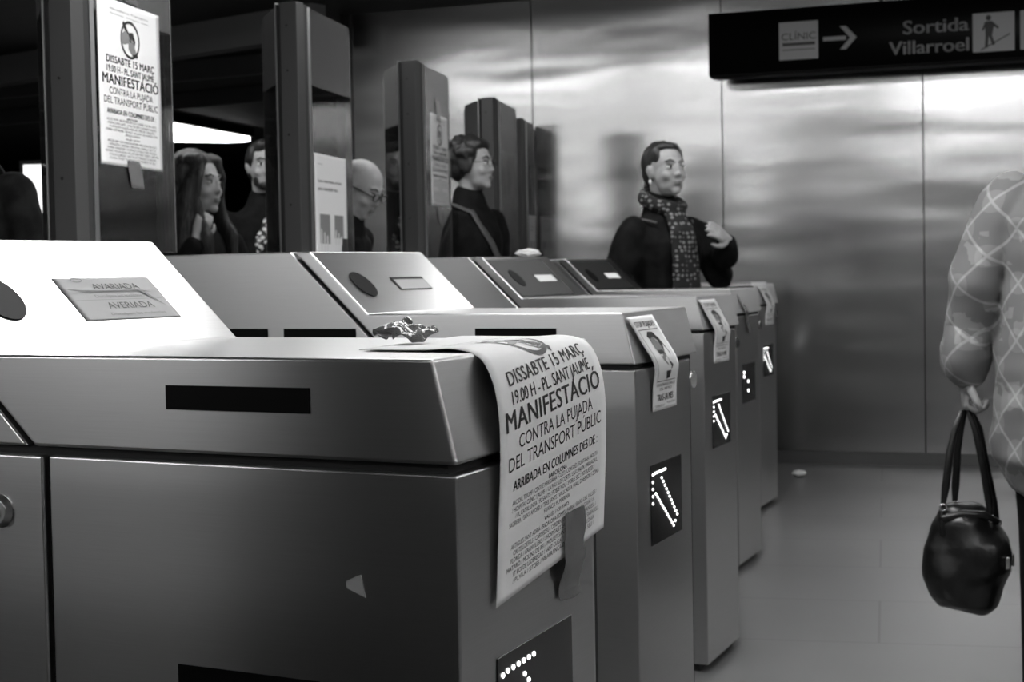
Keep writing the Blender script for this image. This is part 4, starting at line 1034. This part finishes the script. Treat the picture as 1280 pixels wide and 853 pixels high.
def coat_details(p, HM, hs, W, bend, sc):
    bm = bmesh.new()
    add_loft(bm, [W((-.286, .018, .985)), W((-.290, .040, .925)), W((-.292, .050, .885))], [(.058 * sc, .066 * sc), (.074 * sc, .080 * sc), (.066 * sc, .072 * sc)], (1, 0, 0))
    remeshed('cuff', bm, COAT, p, .008, 2, noise_disp(.012, 16))
    bm = bmesh.new(); P = []
    for k in range(13):
        a = math.pi * 2 * k / 12
        P.append(W((.105 * math.cos(a), -.01 + .085 * math.sin(a), 1.405 - .01 * math.cos(2 * a))))
    add_loft(bm, P, [(.030 * sc, .014 * sc)] * 13, (0, 0, 1), 10); remeshed('coat_collar', bm, COAT, p, .008, 1)
gp = Vector((.02, 2.83, 1.473)); gd = cdir(.25, .97)
G_ = person('person at the right edge in a patterned grey coat carrying a black handbag', gp, gd, gd, s=.935, hair=h_short, top=COAT, jacket=1.34, sleeve=1.12, coat_hem=.66, women=True,
            arms={'L': [(-.268, -.02, 1.10), (-.290, .05, .87), Vector((.03, .05, -1)), Vector((1, .1, 0)), 1.3]}, legs=BLACKCLOTH, detail=.0055, extra=coat_details)

# handbag hanging from that hand
hw = G_.matrix_world if False else (Matrix.Translation(G_.location) @ Matrix.Rotation(G_.rotation_euler.z, 4, 'Z'))
hp = hw @ (Vector((-.285, .055, .775)) * .935)
hb = empty('handbag', (hp.x, hp.y, .240), math.atan2(.4834, .8752)); tag(hb, 'slouchy black leather handbag with four straps and chrome rings, held at the right edge', 'handbag')
bm = bmesh.new()
add_loft(bm, [(0, 0, .035), (.0, 0, .09), (-.005, 0, .16), (-.01, 0, .215), (-.012, 0, .235)], [(.088, .060), (.108, .074), (.104, .068), (.078, .048), (.058, .030)], (1, 0, 0), 24)
add_ball(bm, (.085, 0, .12), (.018, .05, .055))
remeshed('bag_body', bm, LEATHER, hb, .006, 2, noise_disp(.014, 14, (1, 1, .7)))
bm = bmesh.new()
for x0, x1, z in ((-.07, .06, .232),): add_loft(bm, [(-.068, -.028, .225), (-.02, -.036, .236), (.03, -.034, .232), (.062, -.026, .215)], [.010, .011, .011, .009], (0, 1, 0), 10)
obj('bag_rim', bm, LEATHER, hb, smooth=True)
top_z = hp.z - .240
for (x, y, zb, xo) in ((-.064, -.03, .265, -.022), (-.022, .03, .262, -.008), (.044, -.03, .235, .006), (.075, .03, .215, .018)):
    bm = bmesh.new()
    P = [(x * 1.06, y, zb - .01), (x * .95, y, zb + .035), (x * .62 + xo * .4, y * .8, zb + .12), (x * .25 + xo * .8, y * .4, top_z - .05), (xo * .6, y * .15, top_z - .005)]
    add_loft(bm, P, [(.006, .004), (.010, .004), (.009, .004), (.008, .004), (.007, .004)], (1, 0, 0), 10)
    so_ = obj('bag_strap', bm, LEATHER, hb, smooth=True)
    bm = bmesh.new(); add_ring(bm, .008, .0022, Matrix.Translation((x * 1.06, y - .004, zb - .012)) @ Matrix.Rotation(math.pi / 2, 4, 'X'), 16, 6); obj('strap_ring', bm, CHROME, so_, smooth=True)
    bm = bmesh.new(); add_loft(bm, [(x * 1.08, y, zb - .022), (x * 1.1, y, zb - .055), (x * 1.08, y * 1.2, zb - .08)], [(.008, .004)] * 3, (1, 0, 0), 8); obj('strap_tab', bm, LEATHER, so_, smooth=True)
bm = bmesh.new(); add_box(bm, (.072, -.062, .105), (.084, -.052, .135)); obj('buckle', bm, CHROME, hb, .002)
bm = bmesh.new(); add_box(bm, (.100, -.02, .105), (.106, -.008, .135)); obj('buckle', bm, CHROME, hb, .002)
bm = bmesh.new(); bmesh.ops.create_cone(bm, cap_ends=True, segments=16, radius1=.006, radius2=.005, depth=.006, matrix=Matrix.Translation((-.02, -.047, .225)) @ Matrix.Rotation(math.pi / 2, 4, 'X')); obj('snap_button', bm, CHROME, hb)

# crumpled paper on the floor by the end wall, notch of white over the far gates
def crumple(name, c, r, m, label, cat, seed):
    from mathutils import noise
    bm = bmesh.new(); bmesh.ops.create_icosphere(bm, subdivisions=3, radius=1)
    for v in bm.verts:
        k = 1 + .25 * noise.noise(v.co * 2.3 + Vector((seed, 0, 0))) - .15 * abs(noise.noise(v.co * 5))
        v.co = Vector((v.co.x * r[0] * k, v.co.y * r[1] * k, v.co.z * r[2] * k))
    z0 = min(v.co.z for v in bm.verts)
    o = obj(name, bm, m); o.location = (c[0], c[1], c[2] - z0); tag(o, label, cat)
crumple('crumpled_paper', (-2.07, 6.86, 0), (.036, .03, .018), PAPER, 'small crumpled white paper on the floor by the far gates', 'litter', 3)
crumple('crumpled_paper', (XS[2] - .715, YS[2] + .362, ZH), (.040, .028, .013), PAPER, 'pale rounded paper lump lying on top of the third gate', 'litter', 5)
bpy.data.scenes.remove(TMP)
